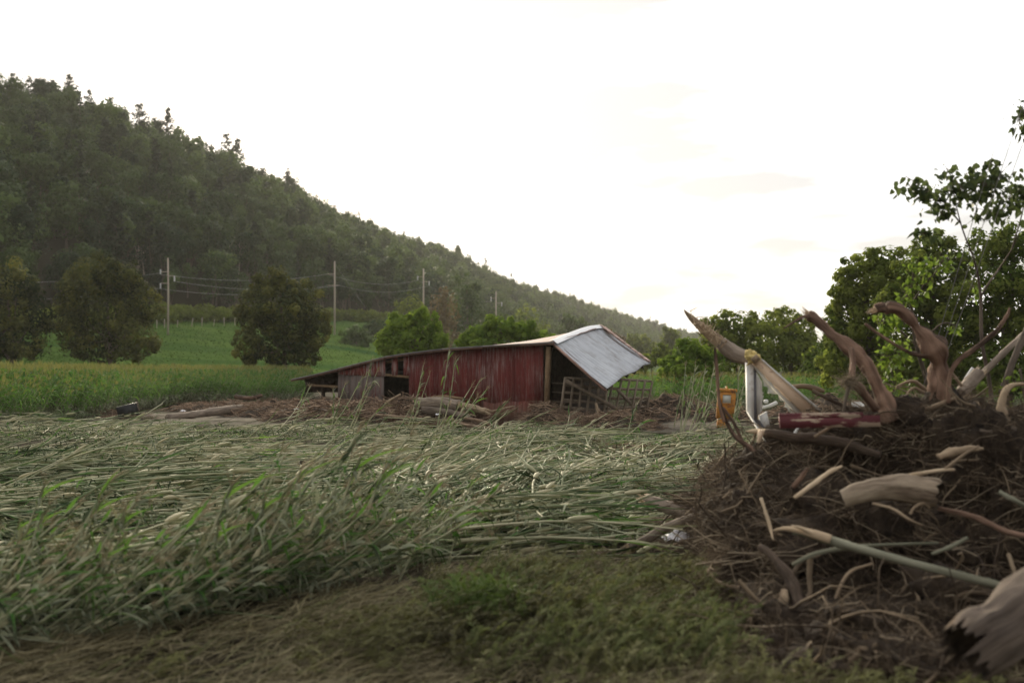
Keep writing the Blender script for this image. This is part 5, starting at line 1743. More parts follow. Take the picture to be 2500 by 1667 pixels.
for (tx, ty, dx, dy) in ((1000, 1062, 330, 330), (905, 1112, 260, 330), (842, 1190, 300, 290), (935, 1150, 240, 300), (1068, 1170, 190, 220), (700, 1205, 330, 290), (640, 1260, 250, 260), (262, 1180, 240, 330), (330, 1225, 300, 300), (120, 1290, 260, 250), (505, 1245, 320, 270), (790, 1120, 250, 380), (870, 1060, 200, 400), (560, 1290, 330, 230), (1010, 1250, 200, 150)):
    b = P(tx - dx, ty + dy, GY(ty + dy))
    corn_stalk(b, P(tx, ty, GY(ty + dy) + 0.6), 'taller corn stalk reaching up and right out of the leaning band of the left foreground', 1000 + tx, 'tall stalks in the leaning band', leaves=22, leaf_l=0.5, rs=0.026, ear=True)
# dead pale stubs at the right end of that band
for i, (bx, by, tx, ty, lab) in enumerate([(1090, 1405, 1112, 1305, 'pale dried stub standing at the right end of the leaning corn'), (1195, 1380, 1200, 1308, 'pale dried stub right of the leaning corn, second from its end'),
                                          (1130, 1420, 1210, 1380, 'pale dried stem lying low at the right end of the leaning corn'), (960, 1440, 1015, 1330, 'pale dried split stem at the end of the leaning corn band'),
                                          (1230, 1370, 1262, 1268, 'tan stub leaning right beyond the leaning corn'), (1270, 1405, 1290, 1370, 'tiny pale stub beside the green weeds')]):
    Y = GY(by)
    corn_stalk(P(bx, by, Y), P(tx, ty, Y), lab, 960 + i, 'pale dried corn stubs', leaves=4, leaf_l=0.16, rs=0.015)

# ------------------------------------------------------------------ weeds and dry grass in the foreground
def sprig(rng):
    """a combed-over feathery stem with narrow leaflets pointing along it"""
    mb = MB()
    L_ = 0.28 + 0.28 * rng.random()
    u = np.linspace(0, 1, 6)
    c = np.stack([u * L_, 0.07 * rng.normal() * u ** 2, (0.10 + 0.12 * rng.random()) * np.sin(u * (1.6 + 1.4 * rng.random()))], -1)
    mb.ribbons(c[None], np.array([[[0, 1.0, 0]]]), np.full((1, 6), 0.004), 0, 0.2)
    n = 40
    f = 0.15 + 0.85 * rng.random(n)
    b = np.stack([np.interp(f, u, c[:, k]) for k in range(3)], -1)
    sg = np.where(rng.random(n) < 0.5, -1.0, 1.0)
    d = unit(np.stack([0.8 + 0.4 * rng.random(n), sg * (0.35 + 0.5 * rng.random(n)), 0.25 * rng.normal(size=n)], -1))
    l_ = 0.035 + 0.05 * rng.random(n)
    Pt = np.stack([b, b + d * l_[:, None] * 0.5 + [0, 0, 0.004], b + d * l_[:, None] - [0, 0, 0.004]], 1)
    side = unit(np.cross(d, np.array([0, 0, 1.0]) + rng.normal(size=(n, 3)) * 0.4))
    mb.ribbons(Pt, side[:, None], np.array([0.004, 0.010, 0.001]), 0, np.clip(0.5 + 0.25 * rng.normal(size=n), 0, 1))
    return mb.arrays()
SP = [sprig(rc) for _ in range(10)]
def fg_region(n, y0, y1, xa, xb):
    y = rc.uniform(y0, y1, n); x = rc.uniform(xa, xb, n)
    px = CX + F * x / y; row = CY + HZ + CAMH / y * F
    return x, y, px, row
n = 30000
x, y, px, row = fg_region(n, 5.2, 11.8, -4.5, 4.8)
front = np.interp(px, [-600, 0, 500, 800, 1050, 1300, 1500, 1700, 1760, 3000], [1680, 1660, 1600, 1530, 1450, 1420, 1405, 1395, 1640, 1760])
green = np.clip((px - 800) / 500, 0.06, 1) * np.interp(row, [1400, 1560, 1640, 1700], [1, 1, 0.7, 0.5]) + 0.35 * fbm(np.stack([x * .9, y * .9, 0 * x], -1), 3, 8)
pt_ = fbm(np.stack([x * 1.3 + 9, y * 1.6, 0 * x], -1), 3, 27)
k = (row > front) & (rc.random(n) < green * np.clip(0.42 + 1.6 * pt_, np.interp(px, [900, 1400], [0.04, 0.18]), 1))
x, y = x[k], y[k]; n = len(x)
Rm = rot_z(rc.normal(size=n) * 0.45 + 0.75 + 0.5 * fbm(np.stack([x * .7, y * .7, 0 * x], -1), 2, 77)) @ rot_y(-0.02 - 0.25 * rc.random(n)) @ rot_x(rc.normal(size=n) * 0.5) * (0.45 + 0.55 * rc.random(n))[:, None, None]
tn = 0.45 * fbm(np.stack([x * 0.8, y * 0.8, 0 * x], -1), 3, 12) + rc.normal(size=n) * 0.1
A = place(SP, rc.integers(0, len(SP), n), Rm, np.stack([x, y, ground_h(x, y) + 0.05 * rc.random(n) + 0.09 * np.clip(fbm(np.stack([x * 1.2, y * 1.2, 0 * x], -1), 2, 5), 0, 1)], -1), tn)
tag(mesh_obj('trailing_weeds', *A, [MAT['weed']]), 'low feathery green weeds combed flat in the foreground', 'weeds', kind='stuff')
# taller feathery weeds in front of the pile
m_ = 620
px = rc.uniform(1120, 1790, m_); row = rc.uniform(1400, 1640, m_)
by_ = np.array([GY(float(r_)) for r_ in row]); bx_ = (px - CX) / F * by_
k = rc.random(m_) < np.clip(0.30 + 1.5 * fbm(np.stack([bx_ * 1.1, by_ * 1.1, 0 * bx_], -1), 2, 61) + (px - 1300) / 1500, 0.05, 1)
bx_, by_ = bx_[k], by_[k]; m_ = len(bx_)
A = place(SP, rc.integers(0, len(SP), m_), rot_z(rc.normal(size=m_) * 0.5 + 0.7) @ rot_y(-0.25 - 0.40 * rc.random(m_)) @ rot_x(rc.normal(size=m_) * 0.6) * (0.6 + 0.5 * rc.random(m_))[:, None, None], np.stack([bx_, by_, ground_h(bx_, by_) + 0.03], -1), rc.normal(size=m_) * 0.18 + 0.08)
tag(mesh_obj('feathery_weeds', *A, [MAT['feathery_weed']]), 'taller feathery green weeds bending right in front of the root pile', 'weeds', kind='stuff')
m_ = 420
cb_ = P(1185, 1530, 9.0)
bx_, by_ = cb_[0] + rc.normal(size=m_) * 0.22, 8.75 + rc.normal(size=m_) * 0.22
A = place(SP, rc.integers(0, len(SP), m_), rot_z(rc.random(m_) * 6.28) @ rot_y(-0.3 - 0.6 * rc.random(m_)) * (0.35 + 0.4 * rc.random(m_))[:, None, None], np.stack([bx_, by_, ground_h(bx_, by_) + 0.03 + 0.09 * rc.random(m_)], -1), rc.normal(size=m_) * 0.2)
tag(mesh_obj('green_weed', *A, [MAT['green_weed']]), 'fresh bright green weed clump among the brown foreground weeds', 'weeds')
n = 9000
x, y, px, row = fg_region(n, 5.0, 11.5, -4.5, 4.8)
k = (row > np.interp(px, [-600, 500, 1050, 1500, 1750, 3000], [1600, 1540, 1430, 1400, 1560, 1600])) & (rc.random(n) < 0.55 + 0.9 * fbm(np.stack([x * .6, y * .6, 0 * x], -1), 2, 71))
x, y = x[k], y[k]; n = len(x)
az = rc.normal(size=n) * 0.35 + 0.8
d = unit(np.stack([np.cos(az), np.sin(az), 0.35 + 0.55 * rc.random(n)], -1))
Pt, side = leaf_curves(np.stack([x, y, ground_h(x, y)], -1), d, 0.22 + 0.38 * rc.random(n), 0.35 + 0.4 * rc.random(n), rc, 6)
mb = MB(); mb.ribbons(Pt, side, np.array([0.006, 0.011, 0.011, 0.009, 0.006, 0.001]), 0, np.clip(0.5 + 0.35 * rc.normal(size=n), 0, 1))
tag(mb.build('bent_grass', MAT['bent_grass']), 'long bent grass blades combed over the weeds in the foreground', 'grass', kind='stuff')
n = 70000
x, y, px, row = fg_region(n, 5.0, 11.5, -4.5, 4.8)
front = np.interp(px, [-600, 0, 500, 800, 1050, 1300, 1500, 1700, 1760, 3000], [1600, 1580, 1520, 1450, 1400, 1390, 1380, 1380, 1380, 1330])
k = (row > front) & (rc.random(n) < 0.55 + 0.8 * fbm(np.stack([x * .8, y * .8, 0 * x], -1), 3, 18) + np.interp(row, [1480, 1640], [0.0, 0.5]))
x, y = x[k], y[k]; n = len(x)
az = rc.normal(size=n) * 0.8 + 0.35
d = unit(np.stack([np.cos(az), np.sin(az), 0.10 + 0.35 * rc.random(n)], -1))
Pt, side = leaf_curves(np.stack([x, y, ground_h(x, y) + 0.07 * rc.random(n)], -1), d, 0.12 + 0.30 * rc.random(n), 0.35 * rc.random(n), rc, 4)
Pt[..., 2] = np.maximum(Pt[..., 2], ground_h(Pt[..., 0], Pt[..., 1]) + 0.004)
mb = MB(); mb.ribbons(Pt, side, np.array([0.005, 0.008, 0.006, 0.001]), 0, np.clip(0.4 + 0.3 * rc.normal(size=n), 0, 1))
tag(mb.build('matted_dry_grass', MAT['dry_grass']), 'matted brown dry grass on the foreground mud', 'dry grass', kind='stuff')

# ------------------------------------------------------------------ the big root pile at right
rp = np.random.default_rng(404)
WADS = [(2200, 1085, 10.6, 150, 100), (2090, 1330, 9.9, 330, 200), (2400, 1260, 10.0, 300, 270), (1850, 1330, 10.0, 125, 150), (1880, 1190, 11.0, 130, 90), (1715, 1222, 12.9, 75, 34), (1738, 1348, 11.3, 50, 26), (1780, 1150, 12.4, 60, 30), (1745, 1260, 11.6, 60, 45),
        (1985, 1120, 11.4, 160, 75), (2150, 1530, 9.3, 340, 150), (1815, 1500, 9.3, 75, 100), (2460, 1090, 11.2, 170, 110), (1800, 1270, 10.4, 75, 80),
        (2600, 1300, 9.8, 320, 330), (1890, 1530, 8.7, 130, 110), (1900, 1600, 7.9, 110, 70), (2090, 1625, 7.5, 200, 75), (2280, 1640, 7.2, 170, 70), (2130, 1560, 8.2, 240, 105), (2420, 1540, 8.2, 230, 140), (1800, 1420, 9.5, 70, 110), (2330, 1040, 10.9, 120, 75), (1800, 1190, 11.6, 70, 45), (2080, 1060, 10.8, 90, 60)]
body = MB()
starts, nrms = [], []
for i, (cx_, cy_, Y, rx, rz) in enumerate(WADS):
    c = P(cx_, cy_, Y); a, b_ = pxr(rx, Y), pxr(rz, Y)
    dp = min(a, 0.9)
    nu, nv = 72, 44
    th, ph = np.meshgrid(np.linspace(0, 2 * np.pi, nu, endpoint=False), np.linspace(0.04, np.pi - 0.04, nv), indexing='ij')
    d = np.stack([np.cos(th) * np.sin(ph), np.sin(th) * np.sin(ph), np.cos(ph)], -1)
    def surf(d):
        p = c + d * np.array([a, dp, b_])
        k = 0.80 + 0.38 * fbm(p * 2.3, 3, 50) + 0.20 * fbm(p * 7.0, 3, 60)
        return c + d * np.array([a, dp, b_]) * k[..., None]
    V = surf(d)
    ids = np.arange(nu * nv).reshape(nu, nv)
    q = np.stack([ids[:, :-1], np.roll(ids, -1, 0)[:, :-1], np.roll(ids, -1, 0)[:, 1:], ids[:, 1:]], -1).reshape(-1, 4)
    body.add(V, q[:, ::-1], 0, np.full(nu * nv, 0.5))
    n = int(900 + 4200 * (a * b_) ** 0.8)
    dd = unit(rp.normal(size=(n, 3)) + [0, -0.5, 0.15])
    starts.append(surf(dd)); nrms.append(unit(dd / np.array([a, dp, b_])))
st, nm = np.concatenate(starts), np.concatenate(nrms)
n = len(st)
S = 8
rad = np.where(rp.random(n) < 0.05, 0.005 + 0.012 * rp.random(n) ** 2, 0.0012 + 0.0032 * rp.random(n) ** 2)
ln = (0.15 + 0.55 * rp.random(n) ** 1.5) * (0.75 + rad * 50)
r = rp.normal(size=(n, 3)) * np.array([1, 0.7, 0.8]) + [0.15, 0, -0.25]
tdir = unit(r - (r * nm).sum(-1, keepdims=True) * nm * 0.8 + nm * 0.12)
Pt = np.zeros((n, S, 3)); Pt[:, 0] = st - nm * 0.02
dcur = tdir
for s_ in range(1, S):
    dcur = unit(dcur + rp.normal(size=(n, 3)) * (0.12 + 0.45 * rp.random((n, 1))) + np.array([0, 0, -0.07]) - nm * 0.05)
    Pt[:, s_] = Pt[:, s_ - 1] + dcur * (ln / (S - 1))[:, None]
Pt[..., 2] = np.maximum(Pt[..., 2], ground_h(Pt[..., 0], Pt[..., 1]) + 0.003)
body.tubes(Pt, rad[:, None] * np.linspace(1, 0.3, S), 4, 1, np.clip(0.05 + 0.75 * rp.random(n) ** 2.2, 0, 1))
# hanging straw and stems
m = 2200
k = rp.choice(n, m)
az = rp.normal(size=m) * 0.5 + np.where(rp.random(m) < .5, 0.2, math.pi - 0.3)
d = unit(np.stack([np.cos(az), rp.normal(size=m) * 0.4 - 0.1, rp.normal(size=m) * 0.38], -1))
l2 = 0.2 + 0.7 * rp.random(m) ** 2
u = np.linspace(-0.5, 0.5, 5)
Pt = (st[k] + nm[k] * 0.03)[:, None] + d[:, None] * (l2[:, None] * u)[..., None] + rp.normal(size=(m, 5, 3)) * 0.012
Pt[..., 2] = np.maximum(Pt[..., 2], 0.01)
body.tubes(Pt, (0.002 + 0.006 * rp.random(m) ** 3)[:, None] * np.ones(5), 4, 2, np.clip(0.5 + 0.3 * rp.normal(size=m), 0, 1))
# broken stems and sticks of mixed thickness jammed through it
m = 420
k = rp.choice(len(st), m)
az = rp.normal(size=m) * 0.9 + np.where(rp.random(m) < .5, 0.3, math.pi - 0.4)
d = unit(np.stack([np.cos(az), rp.normal(size=m) * 0.6 - 0.2, rp.normal(size=m) * 0.55], -1))
l2 = 0.25 + 0.9 * rp.random(m) ** 2
u = np.linspace(-0.5, 0.5, 6)
Pt = (st[k] + nm[k] * 0.02)[:, None] + d[:, None] * (l2[:, None] * u)[..., None] + rp.normal(size=(m, 1, 3)) * (l2[:, None] * u ** 2 * 0.5)[..., None] + rp.normal(size=(m, 6, 3)) * 0.012
Pt[..., 2] = np.maximum(Pt[..., 2], 0.01)
body.tubes(Pt, (0.005 + 0.022 * rp.random(m) ** 3)[:, None] * np.linspace(1, 0.5, 6), 5, 1, np.clip(0.15 + 0.8 * rp.random(m) ** 1.6, 0, 1))
tag(body.build('root_pile', [MAT['root_soil'], MAT['root_fibre'], MAT['twig']], smooth=False), 'huge matted pile of brown roots, soil and stems filling the right foreground', 'root pile', kind='stuff')

# upright torn roots
ra = limb('torn_root', 'thick reddish torn root arching up to the left with a broken top', 'root',
          [(2175, 1025, 10.4, 27), (2150, 960, 10.4, 20), (2124, 905, 10.4, 17), (2100, 872, 10.45, 18), (2060, 838, 10.5, 15), (2018, 806, 10.55, 14), (1985, 776, 10.6, 12), (1972, 766, 10.6, 8)], 'root_bark', k=12, rough=0.38, broken='end', seed=81)
twig_part(ra, [(1980, 772, 10.6, 6), (1962, 773, 10.5, 4), (1940, 785, 10.4, 3), (1914, 801, 10.3, 1.8)], 'root_bark', 'side_root', seed=1)
twig_part(ra, [(2078, 850, 10.3, 7), (2082, 885, 10.2, 7), (2080, 915, 10.1, 9), (2078, 938, 10.1, 12), (2096, 945, 10.1, 13), (2112, 965, 10.15, 10), (2140, 1000, 10.2, 10)], 'root_bark', 'lower_root', seed=2)
twig_part(ra, [(2074, 930, 10.1, 5), (2066, 970, 10.0, 4.5), (2056, 1015, 10.0, 3)], 'bark', 'hanging_root', seed=3)
tf = MB()
m = 150
b0 = P(2076, 930, 10.05)
d = unit(rp.normal(size=(m, 3)) * [1, 0.5, 0.6] + [-0.35, -0.3, -0.25])
l3 = 0.06 + 0.16 * rp.random(m)
cur = rp.normal(size=(m, 3)) * 0.03
Pt = np.stack([b0 + rp.normal(size=(m, 3)) * 0.035, b0 + d * l3[:, None] * 0.5, b0 + d * l3[:, None] + cur], 1) - np.array(ra.location)
tf.tubes(Pt, np.array([0.003, 0.0022, 0.001]), 3, 0, rp.random(m))
tf.build('fine_root_tuft', MAT['twig'], ra)
rb2 = limb('torn_root', 'stout upright torn root with a knobbly bend and a hooked top', 'root',
           [(2296, 1010, 10.5, 31), (2290, 950, 10.5, 25), (2290, 895, 10.5, 22), (2285, 862, 10.45, 25), (2266, 834, 10.4, 24), (2246, 808, 10.4, 15), (2222, 780, 10.4, 13), (2196, 757, 10.4, 13), (2160, 750, 10.4, 12), (2138, 756, 10.4, 9)], 'root_bark', k=18, rough=0.42, broken='end', seed=82)
twig_part(rb2, [(2262, 870, 10.4, 5), (2225, 862, 10.3, 4.5), (2180, 838, 10.2, 4), (2135, 808, 10.1, 4), (2112, 790, 10.1, 3)], 'root_bark', 'side_root', seed=4)
limb('curved_root', 'thin orange brown root curving up to the right beside the stout torn root', 'root', [(2316, 985, 10.2, 6), (2318, 925, 10.2, 5.5), (2335, 885, 10.2, 6), (2385, 848, 10.2, 6), (2430, 810, 10.2, 5.5), (2456, 775, 10.2, 4.5), (2466, 752, 10.2, 3)], 'root_bark', k=8, seed=83, rough=0.2)
limb('grey_pole', 'grey pole slanting up to the right edge behind the roots', 'branch', [(2340, 965, 11.6, 7), (2392, 918, 11.8, 8), (2440, 872, 12, 8), (2500, 815, 12.3, 7), (2570, 750, 12.6, 6)], 'grey_log', k=10, seed=84)
limb('log', 'short grey brown log propped against the slanting grey pole', 'log', [(2345, 962, 11.0, 15), (2368, 935, 11.1, 15), (2388, 912, 11.2, 14)], 'grey_log', k=12, seed=85, broken='end')
limb('board', 'narrow white board sticking up behind the roots', 'board', [(2350, 938, 12.2, 4.5), (2362, 918, 12.2, 4.5), (2375, 898, 12.2, 4)], 'white_paint', k=4, seed=86, rough=0.0)
limb('stick', 'thin tan stick crossing below the narrow white board', 'stick', [(2316, 902, 11, 4), (2335, 925, 11, 4), (2350, 944, 11, 3.5)], 'tan_wood', seed=87)
limb('bare_branch', 'dark bare branch leaning at the right edge above the pale root', 'branch', [(2446, 960, 11.5, 9), (2470, 890, 11.6, 8), (2498, 825, 11.7, 8), (2530, 760, 11.8, 7)], 'bark', seed=88)
limb('pale_root', 'pale S shaped root hanging at the right edge of the pile', 'root', [(2500, 938, 9.9, 4), (2475, 940, 9.9, 6), (2455, 955, 9.9, 8), (2444, 990, 9.9, 10), (2450, 1015, 9.85, 10), (2458, 1045, 9.8, 6)], 'tan_wood', k=10, seed=89, rough=0.2)
limb('root', 'pale hooked root end beside the pale S shaped root', 'root', [(2385, 981, 10.3, 3), (2386, 990, 10.3, 5.5), (2382, 1005, 10.3, 4), (2378, 1010, 10.3, 2)], 'pale_wood', seed=90)
for i, (pts, lab, mt) in enumerate([
        ([(2188, 945, 10.9, 3), (2225, 930, 10.9, 4), (2252, 945, 10.9, 5), (2275, 965, 10.9, 5)], 'pale arched root between the two upright torn roots, upper', 'tan_wood'),
        ([(2205, 975, 10.7, 2.5), (2228, 948, 10.7, 3.5), (2250, 955, 10.7, 4), (2280, 972, 10.7, 4)], 'pale arched root between the two upright torn roots, lower', 'tan_wood'),
        ([(2230, 1000, 10.3, 5), (2260, 1000, 10.3, 6), (2300, 985, 10.3, 6), (2335, 970, 10.3, 4)], 'pale forked root across the foot of the stout torn root', 'tan_wood'),
        ([(2370, 1050, 9.8, 8), (2372, 1078, 9.75, 9), (2385, 1100, 9.7, 5), (2398, 1108, 9.7, 2)], 'pale curling root over the dark right part of the pile', 'grey_log'),
        ([(2345, 1018, 10.1, 14), (2400, 1040, 10, 16), (2440, 1090, 9.8, 14), (2470, 1120, 9.7, 9)], 'thick dark root bending down over the right part of the pile', 'dark_log'),
        ([(2480, 1045, 9.6, 6), (2430, 1055, 9.6, 6), (2390, 1050, 9.6, 5)], 'thin dark root at the right edge below the pale S shaped root', 'bark'),
        ([(2290, 1115, 9.4, 9), (2330, 1102, 9.4, 11), (2365, 1096, 9.4, 8), (2400, 1095, 9.4, 4)], 'tan root stub poking out above the pale broken log', 'tan_wood'),
        ([(2300, 1150, 9.2, 3), (2350, 1112, 9.2, 4), (2390, 1088, 9.2, 3)], 'thin stick slanting up above the pale broken log', 'tan_wood'),
        ([(1940, 1215, 9.2, 5), (1985, 1182, 9.2, 6), (2025, 1152, 9.25, 6), (2055, 1138, 9.3, 3)], 'straight pale stick slanting up left of the pale broken log', 'pale_wood'),
        ([(1935, 1190, 9.5, 6), (1955, 1165, 9.5, 6), (1972, 1142, 9.5, 4)], 'short orange stick above the straight pale stick', 'root_bark'),
        ([(1858, 1215, 9.2, 4), (1868, 1245, 9.15, 4), (1880, 1285, 9.1, 4), (1888, 1318, 9.0, 2)], 'pale peeled twig hanging down the left face of the pile', 'pale_wood'),
        ([(2130, 1172, 9.2, 4), (2200, 1165, 9.2, 6), (2280, 1150, 9.2, 5), (2330, 1146, 9.2, 3)], 'pale split stick lying over the pale broken log', 'pale_wood'),
        ([(2130, 1228, 8.7, 3), (2180, 1242, 8.6, 4), (2220, 1268, 8.5, 3.5), (2252, 1282, 8.5, 2)], 'curved dark twig below the pale broken log', 'tan_wood'),
        ([(2222, 1255, 8.6, 3), (2232, 1238, 8.6, 3.5), (2255, 1228, 8.6, 4), (2270, 1240, 8.6, 2.5)], 'small yellow hooked root below the pale broken log', 'tan_wood'),
        ([(2290, 1240, 8.6, 5), (2380, 1262, 8.5, 7), (2460, 1298, 8.4, 7), (2530, 1310, 8.3, 5)], 'dark orange root slanting down to the right edge', 'root_bark'),
        ([(2440, 1200, 8.9, 6), (2480, 1222, 8.8, 6), (2530, 1250, 8.8, 5)], 'green grey stem at the right edge', 'green_bark')]):
    limb('root' if 'root' in lab else 'stick', lab, 'root' if 'root' in lab else 'stick', pts, mt, seed=120 + i, rough=0.22, k=8)

limb('broken_log', 'short thick pale log with a hollow broken end lying on the pile', 'log', [(2060, 1216, 8.95, 22), (2100, 1202, 8.9, 27), (2150, 1193, 8.85, 31), (2210, 1192, 8.75, 33), (2265, 1198, 8.65, 33), (2292, 1204, 8.6, 31)], 'pale_log', k=22, rough=0.16, hollow='end', seed=91, n=8)
gb = limb('long_branch', 'long straight grey green branch with a pale split tip slanting down across the pile', 'branch', [(1935, 1298, 8.4, 6), (1975, 1304, 8.35, 9), (2022, 1318, 8.3, 11), (2120, 1345, 8.15, 10.5), (2240, 1378, 8.0, 10), (2360, 1408, 7.8, 10), (2480, 1440, 7.6, 9.5)], 'green_bark', k=12, rough=0.08, seed=92)
twig_part(gb, [(2028, 1316, 8.27, 11.5), (1990, 1304, 8.31, 11), (1950, 1294, 8.36, 8), (1915, 1290, 8.4, 5), (1888, 1294, 8.42, 2)], 'pale_wood', 'split_tip', k=8, seed=5)
twig_part(gb, [(1985, 1302, 8.3, 6), (1955, 1288, 8.3, 4), (1932, 1282, 8.3, 1.5)], 'pale_wood', 'split_tip', seed=6)
limb('hanging_root', 'long dark root hanging down the front of the pile to the grass', 'root', [(1855, 1335, 8.9, 8), (1880, 1352, 8.8, 11), (1918, 1400, 8.6, 14), (1945, 1450, 8.4, 15), (1956, 1510, 8.2, 14), (1962, 1570, 8.0, 12), (1965, 1600, 7.95, 8)], 'dark_log', k=10, rough=0.25, seed=93)
limb('root', 'curved thin root looping out at the left foot of the pile', 'root', [(1728, 1390, 9.4, 4), (1755, 1420, 9.2, 5), (1800, 1432, 9.0, 5), (1850, 1440, 8.9, 5), (1890, 1422, 8.8, 4)], 'tan_wood', seed=94, rough=0.25)
limb('root', 'stubby knotted root below the looping thin root', 'root', [(1860, 1526, 8.5, 5), (1885, 1510, 8.45, 7), (1902, 1492, 8.4, 12), (1912, 1462, 8.4, 11), (1915, 1440, 8.45, 7)], 'tan_wood', seed=95, rough=0.3)
limb('stick', 'thin tan stem slanting down inside the dark lower part of the pile', 'stick', [(1985, 1555, 8.2, 3.5), (2030, 1480, 8.3, 4), (2070, 1400, 8.4, 4), (2130, 1375, 8.4, 3)], 'tan_wood', seed=96)
limb('stick', 'pale green stem lying under the long grey green branch', 'stick', [(1935, 1378, 8.4, 5), (1990, 1352, 8.4, 6), (2060, 1338, 8.4, 6), (2140, 1330, 8.4, 4), (2290, 1325, 8.4, 3)], 'green_bark', seed=97)
limb('stick', 'short pale wood chip lying on the weeds left of the pile', 'wood chip', [(1770, 1578, 7.9, 2), (1795, 1565, 7.9, 9), (1830, 1558, 7.9, 10), (1850, 1552, 7.9, 4)], 'tan_wood', seed=98)
limb('torn_log', 'thick grey brown tree trunk with a jagged torn end in the bottom right corner', 'tree trunk', [(2378, 1580, 6.25, 70), (2425, 1548, 6.3, 78), (2490, 1506, 6.4, 84), (2570, 1452, 6.55, 88), (2700, 1370, 6.8, 90)], 'brown_log', k=44, rough=0.22, hollow='start', seed=99, n=10)
limb('stick', 'small pale green stem near the jagged trunk', 'stick', [(2275, 1352, 8.0, 4), (2320, 1335, 8.0, 5), (2362, 1312, 8.0, 4)], 'green_bark', seed=100)

# logs reaching out at the left foot of the pile
limb('log', 'grey log reaching out left from the pile onto the flattened corn, upper', 'log', [(1577, 1218, 13.2, 13), (1620, 1234, 13.0, 15), (1680, 1252, 12.7, 16), (1740, 1268, 12.4, 16), (1800, 1285, 12, 15)], 'grey_log', k=14, rough=0.12, broken='start', seed=101)
limb('log', 'long grey pole reaching out left and down from the pile', 'log', [(1538, 1338, 11.7, 12), (1580, 1316, 11.7, 11), (1625, 1288, 11.7, 10.5), (1690, 1263, 11.6, 10), (1770, 1236, 11.4, 10), (1850, 1215, 11.1, 9)], 'grey_log', k=12, rough=0.12, broken='start', seed=102)
limb('log', 'dark log behind the two grey logs at the left foot of the pile', 'log', [(1684, 1222, 13.6, 16), (1740, 1226, 13.4, 15), (1800, 1230, 13.1, 14), (1860, 1236, 12.6, 13)], 'dark_log', k=12, rough=0.2, broken='start', seed=103)
limb('stick', 'thin stick under the long grey pole beside the white plastic sheet', 'stick', [(1645, 1330, 12.0, 4.5), (1690, 1318, 12.0, 6), (1745, 1305, 11.9, 6)], 'tan_wood', seed=104)
limb('stick', 'forked grey stick lying on the left shoulder of the pile', 'stick', [(1735, 1196, 13.2, 3), (1775, 1190, 13.1, 5), (1830, 1184, 12.8, 5)], 'grey_log', seed=105)
limb('stick', 'thin dark stick hanging across the long grey pole', 'stick', [(1690, 1240, 11.2, 4), (1715, 1280, 11.1, 5), (1740, 1330, 10.9, 4)], 'dark_log', seed=106)
limb('thin_branch', 'thin reddish branch curving up in front of the window frame', 'branch', [(1862, 1160, 10.6, 7), (1855, 1130, 10.7, 7), (1838, 1098, 10.8, 6.5), (1800, 1070, 10.9, 6), (1782, 1045, 11, 5), (1765, 1010, 11, 4.5), (1752, 960, 11, 4)], 'root_bark', k=8, seed=107)
limb('thin_branch', 'thin upright reddish twig before the bushy bright tree', 'branch', [(1768, 1030, 10.9, 4), (1756, 985, 10.9, 4), (1752, 930, 10.9, 4), (1748, 880, 10.9, 4), (1745, 848, 10.9, 3)], 'root_bark', k=8, seed=108)
limb('thin_branch', 'thin reddish twig slanting beside the window frame', 'branch', [(1765, 995, 11.1, 4), (1790, 1030, 11.0, 4), (1812, 1075, 10.9, 4)], 'root_bark', k=8, seed=109)

# leaning splintered trunk carrying the window frame
tr = limb('leaning_log', 'grey brown splintered trunk leaning up to the left behind the window frame', 'tree trunk', [(1985, 1006, 12.3, 9), (1930, 957, 12.25, 12), (1880, 913, 12.2, 15), (1830, 878, 12.1, 18), (1790, 862, 12.2, 19), (1758, 838, 12.25, 16)], 'grey_log', k=14, rough=0.10, seed=110)
twig_part(tr, [(1770, 846, 12.22, 17), (1740, 822, 12.3, 14), (1712, 798, 12.35, 11), (1690, 778, 12.4, 8), (1676, 764, 12.4, 4), (1670, 756, 12.4, 1)], 'tan_wood', 'splintered_tip', k=10, seed=7)
sp = MB()
m = 70
b0 = np.array([P(1690 + 75 * f, 782 + 62 * f, 12.2) for f in rp.random(m)]) + rp.normal(size=(m, 3)) * 0.04
d = unit(rp.normal(size=(m, 3)) * 0.5 + [-0.2, -0.3, 0.5])
l4 = 0.05 + 0.14 * rp.random(m)
Pt = np.stack([b0, b0 + d * l4[:, None] * 0.5, b0 + d * l4[:, None]], 1) - np.array(tr.location)
sp.tubes(Pt, np.array([0.008, 0.005, 0.001]), 3, 0, rp.random(m))
sp.build('splinters', MAT['pale_wood'], tr)
# broken triangular window frame
fb = P(1900, 1085, 11.5)
wf = empty('window_frame', fb, 'broken white window frame standing on its corner against the leaning trunk', 'window frame')
def fbar(name, quad, Y, th, mat, off=0.0, label=None, tint=0.5):
    q_ = np.array([P(a, b, Y + off) for a, b in quad]) - fb
    nv_ = unit(np.cross(q_[1] - q_[0], q_[3] - q_[0])); nv_ = -nv_ if nv_[1] > 0 else nv_
    ctr = q_.mean(0)
    if np.dot(np.cross(q_[1] - q_[0], q_[3] - q_[0]), [0, -1, 0]) < 0: q_ = q_[::-1]
    mb = MB(); mb.prism(q_, nv_, th, 0, tint)
    o = mb.build(name, MAT[mat], wf)
    if label: o['label'] = label
fbar('side_rail', [(1823, 885), (1840, 893), (1841, 1030), (1826, 1006)], 11.45, 0.08, 'white_paint')
fbar('seal_strip', [(1840, 900), (1846, 905), (1849, 1040), (1842, 1030)], 11.46, 0.05, 'frame_seal')
fbar('inner_rail', [(1846, 908), (1861, 932), (1861, 1002), (1850, 1014)], 11.52, 0.05, 'white_paint')
fbar('top_rail', [(1822, 872), (1846, 868), (2012, 1011), (1972, 1018)], 11.42, 0.05, 'frame_wood', label='pale bare wood rail running down to the right')
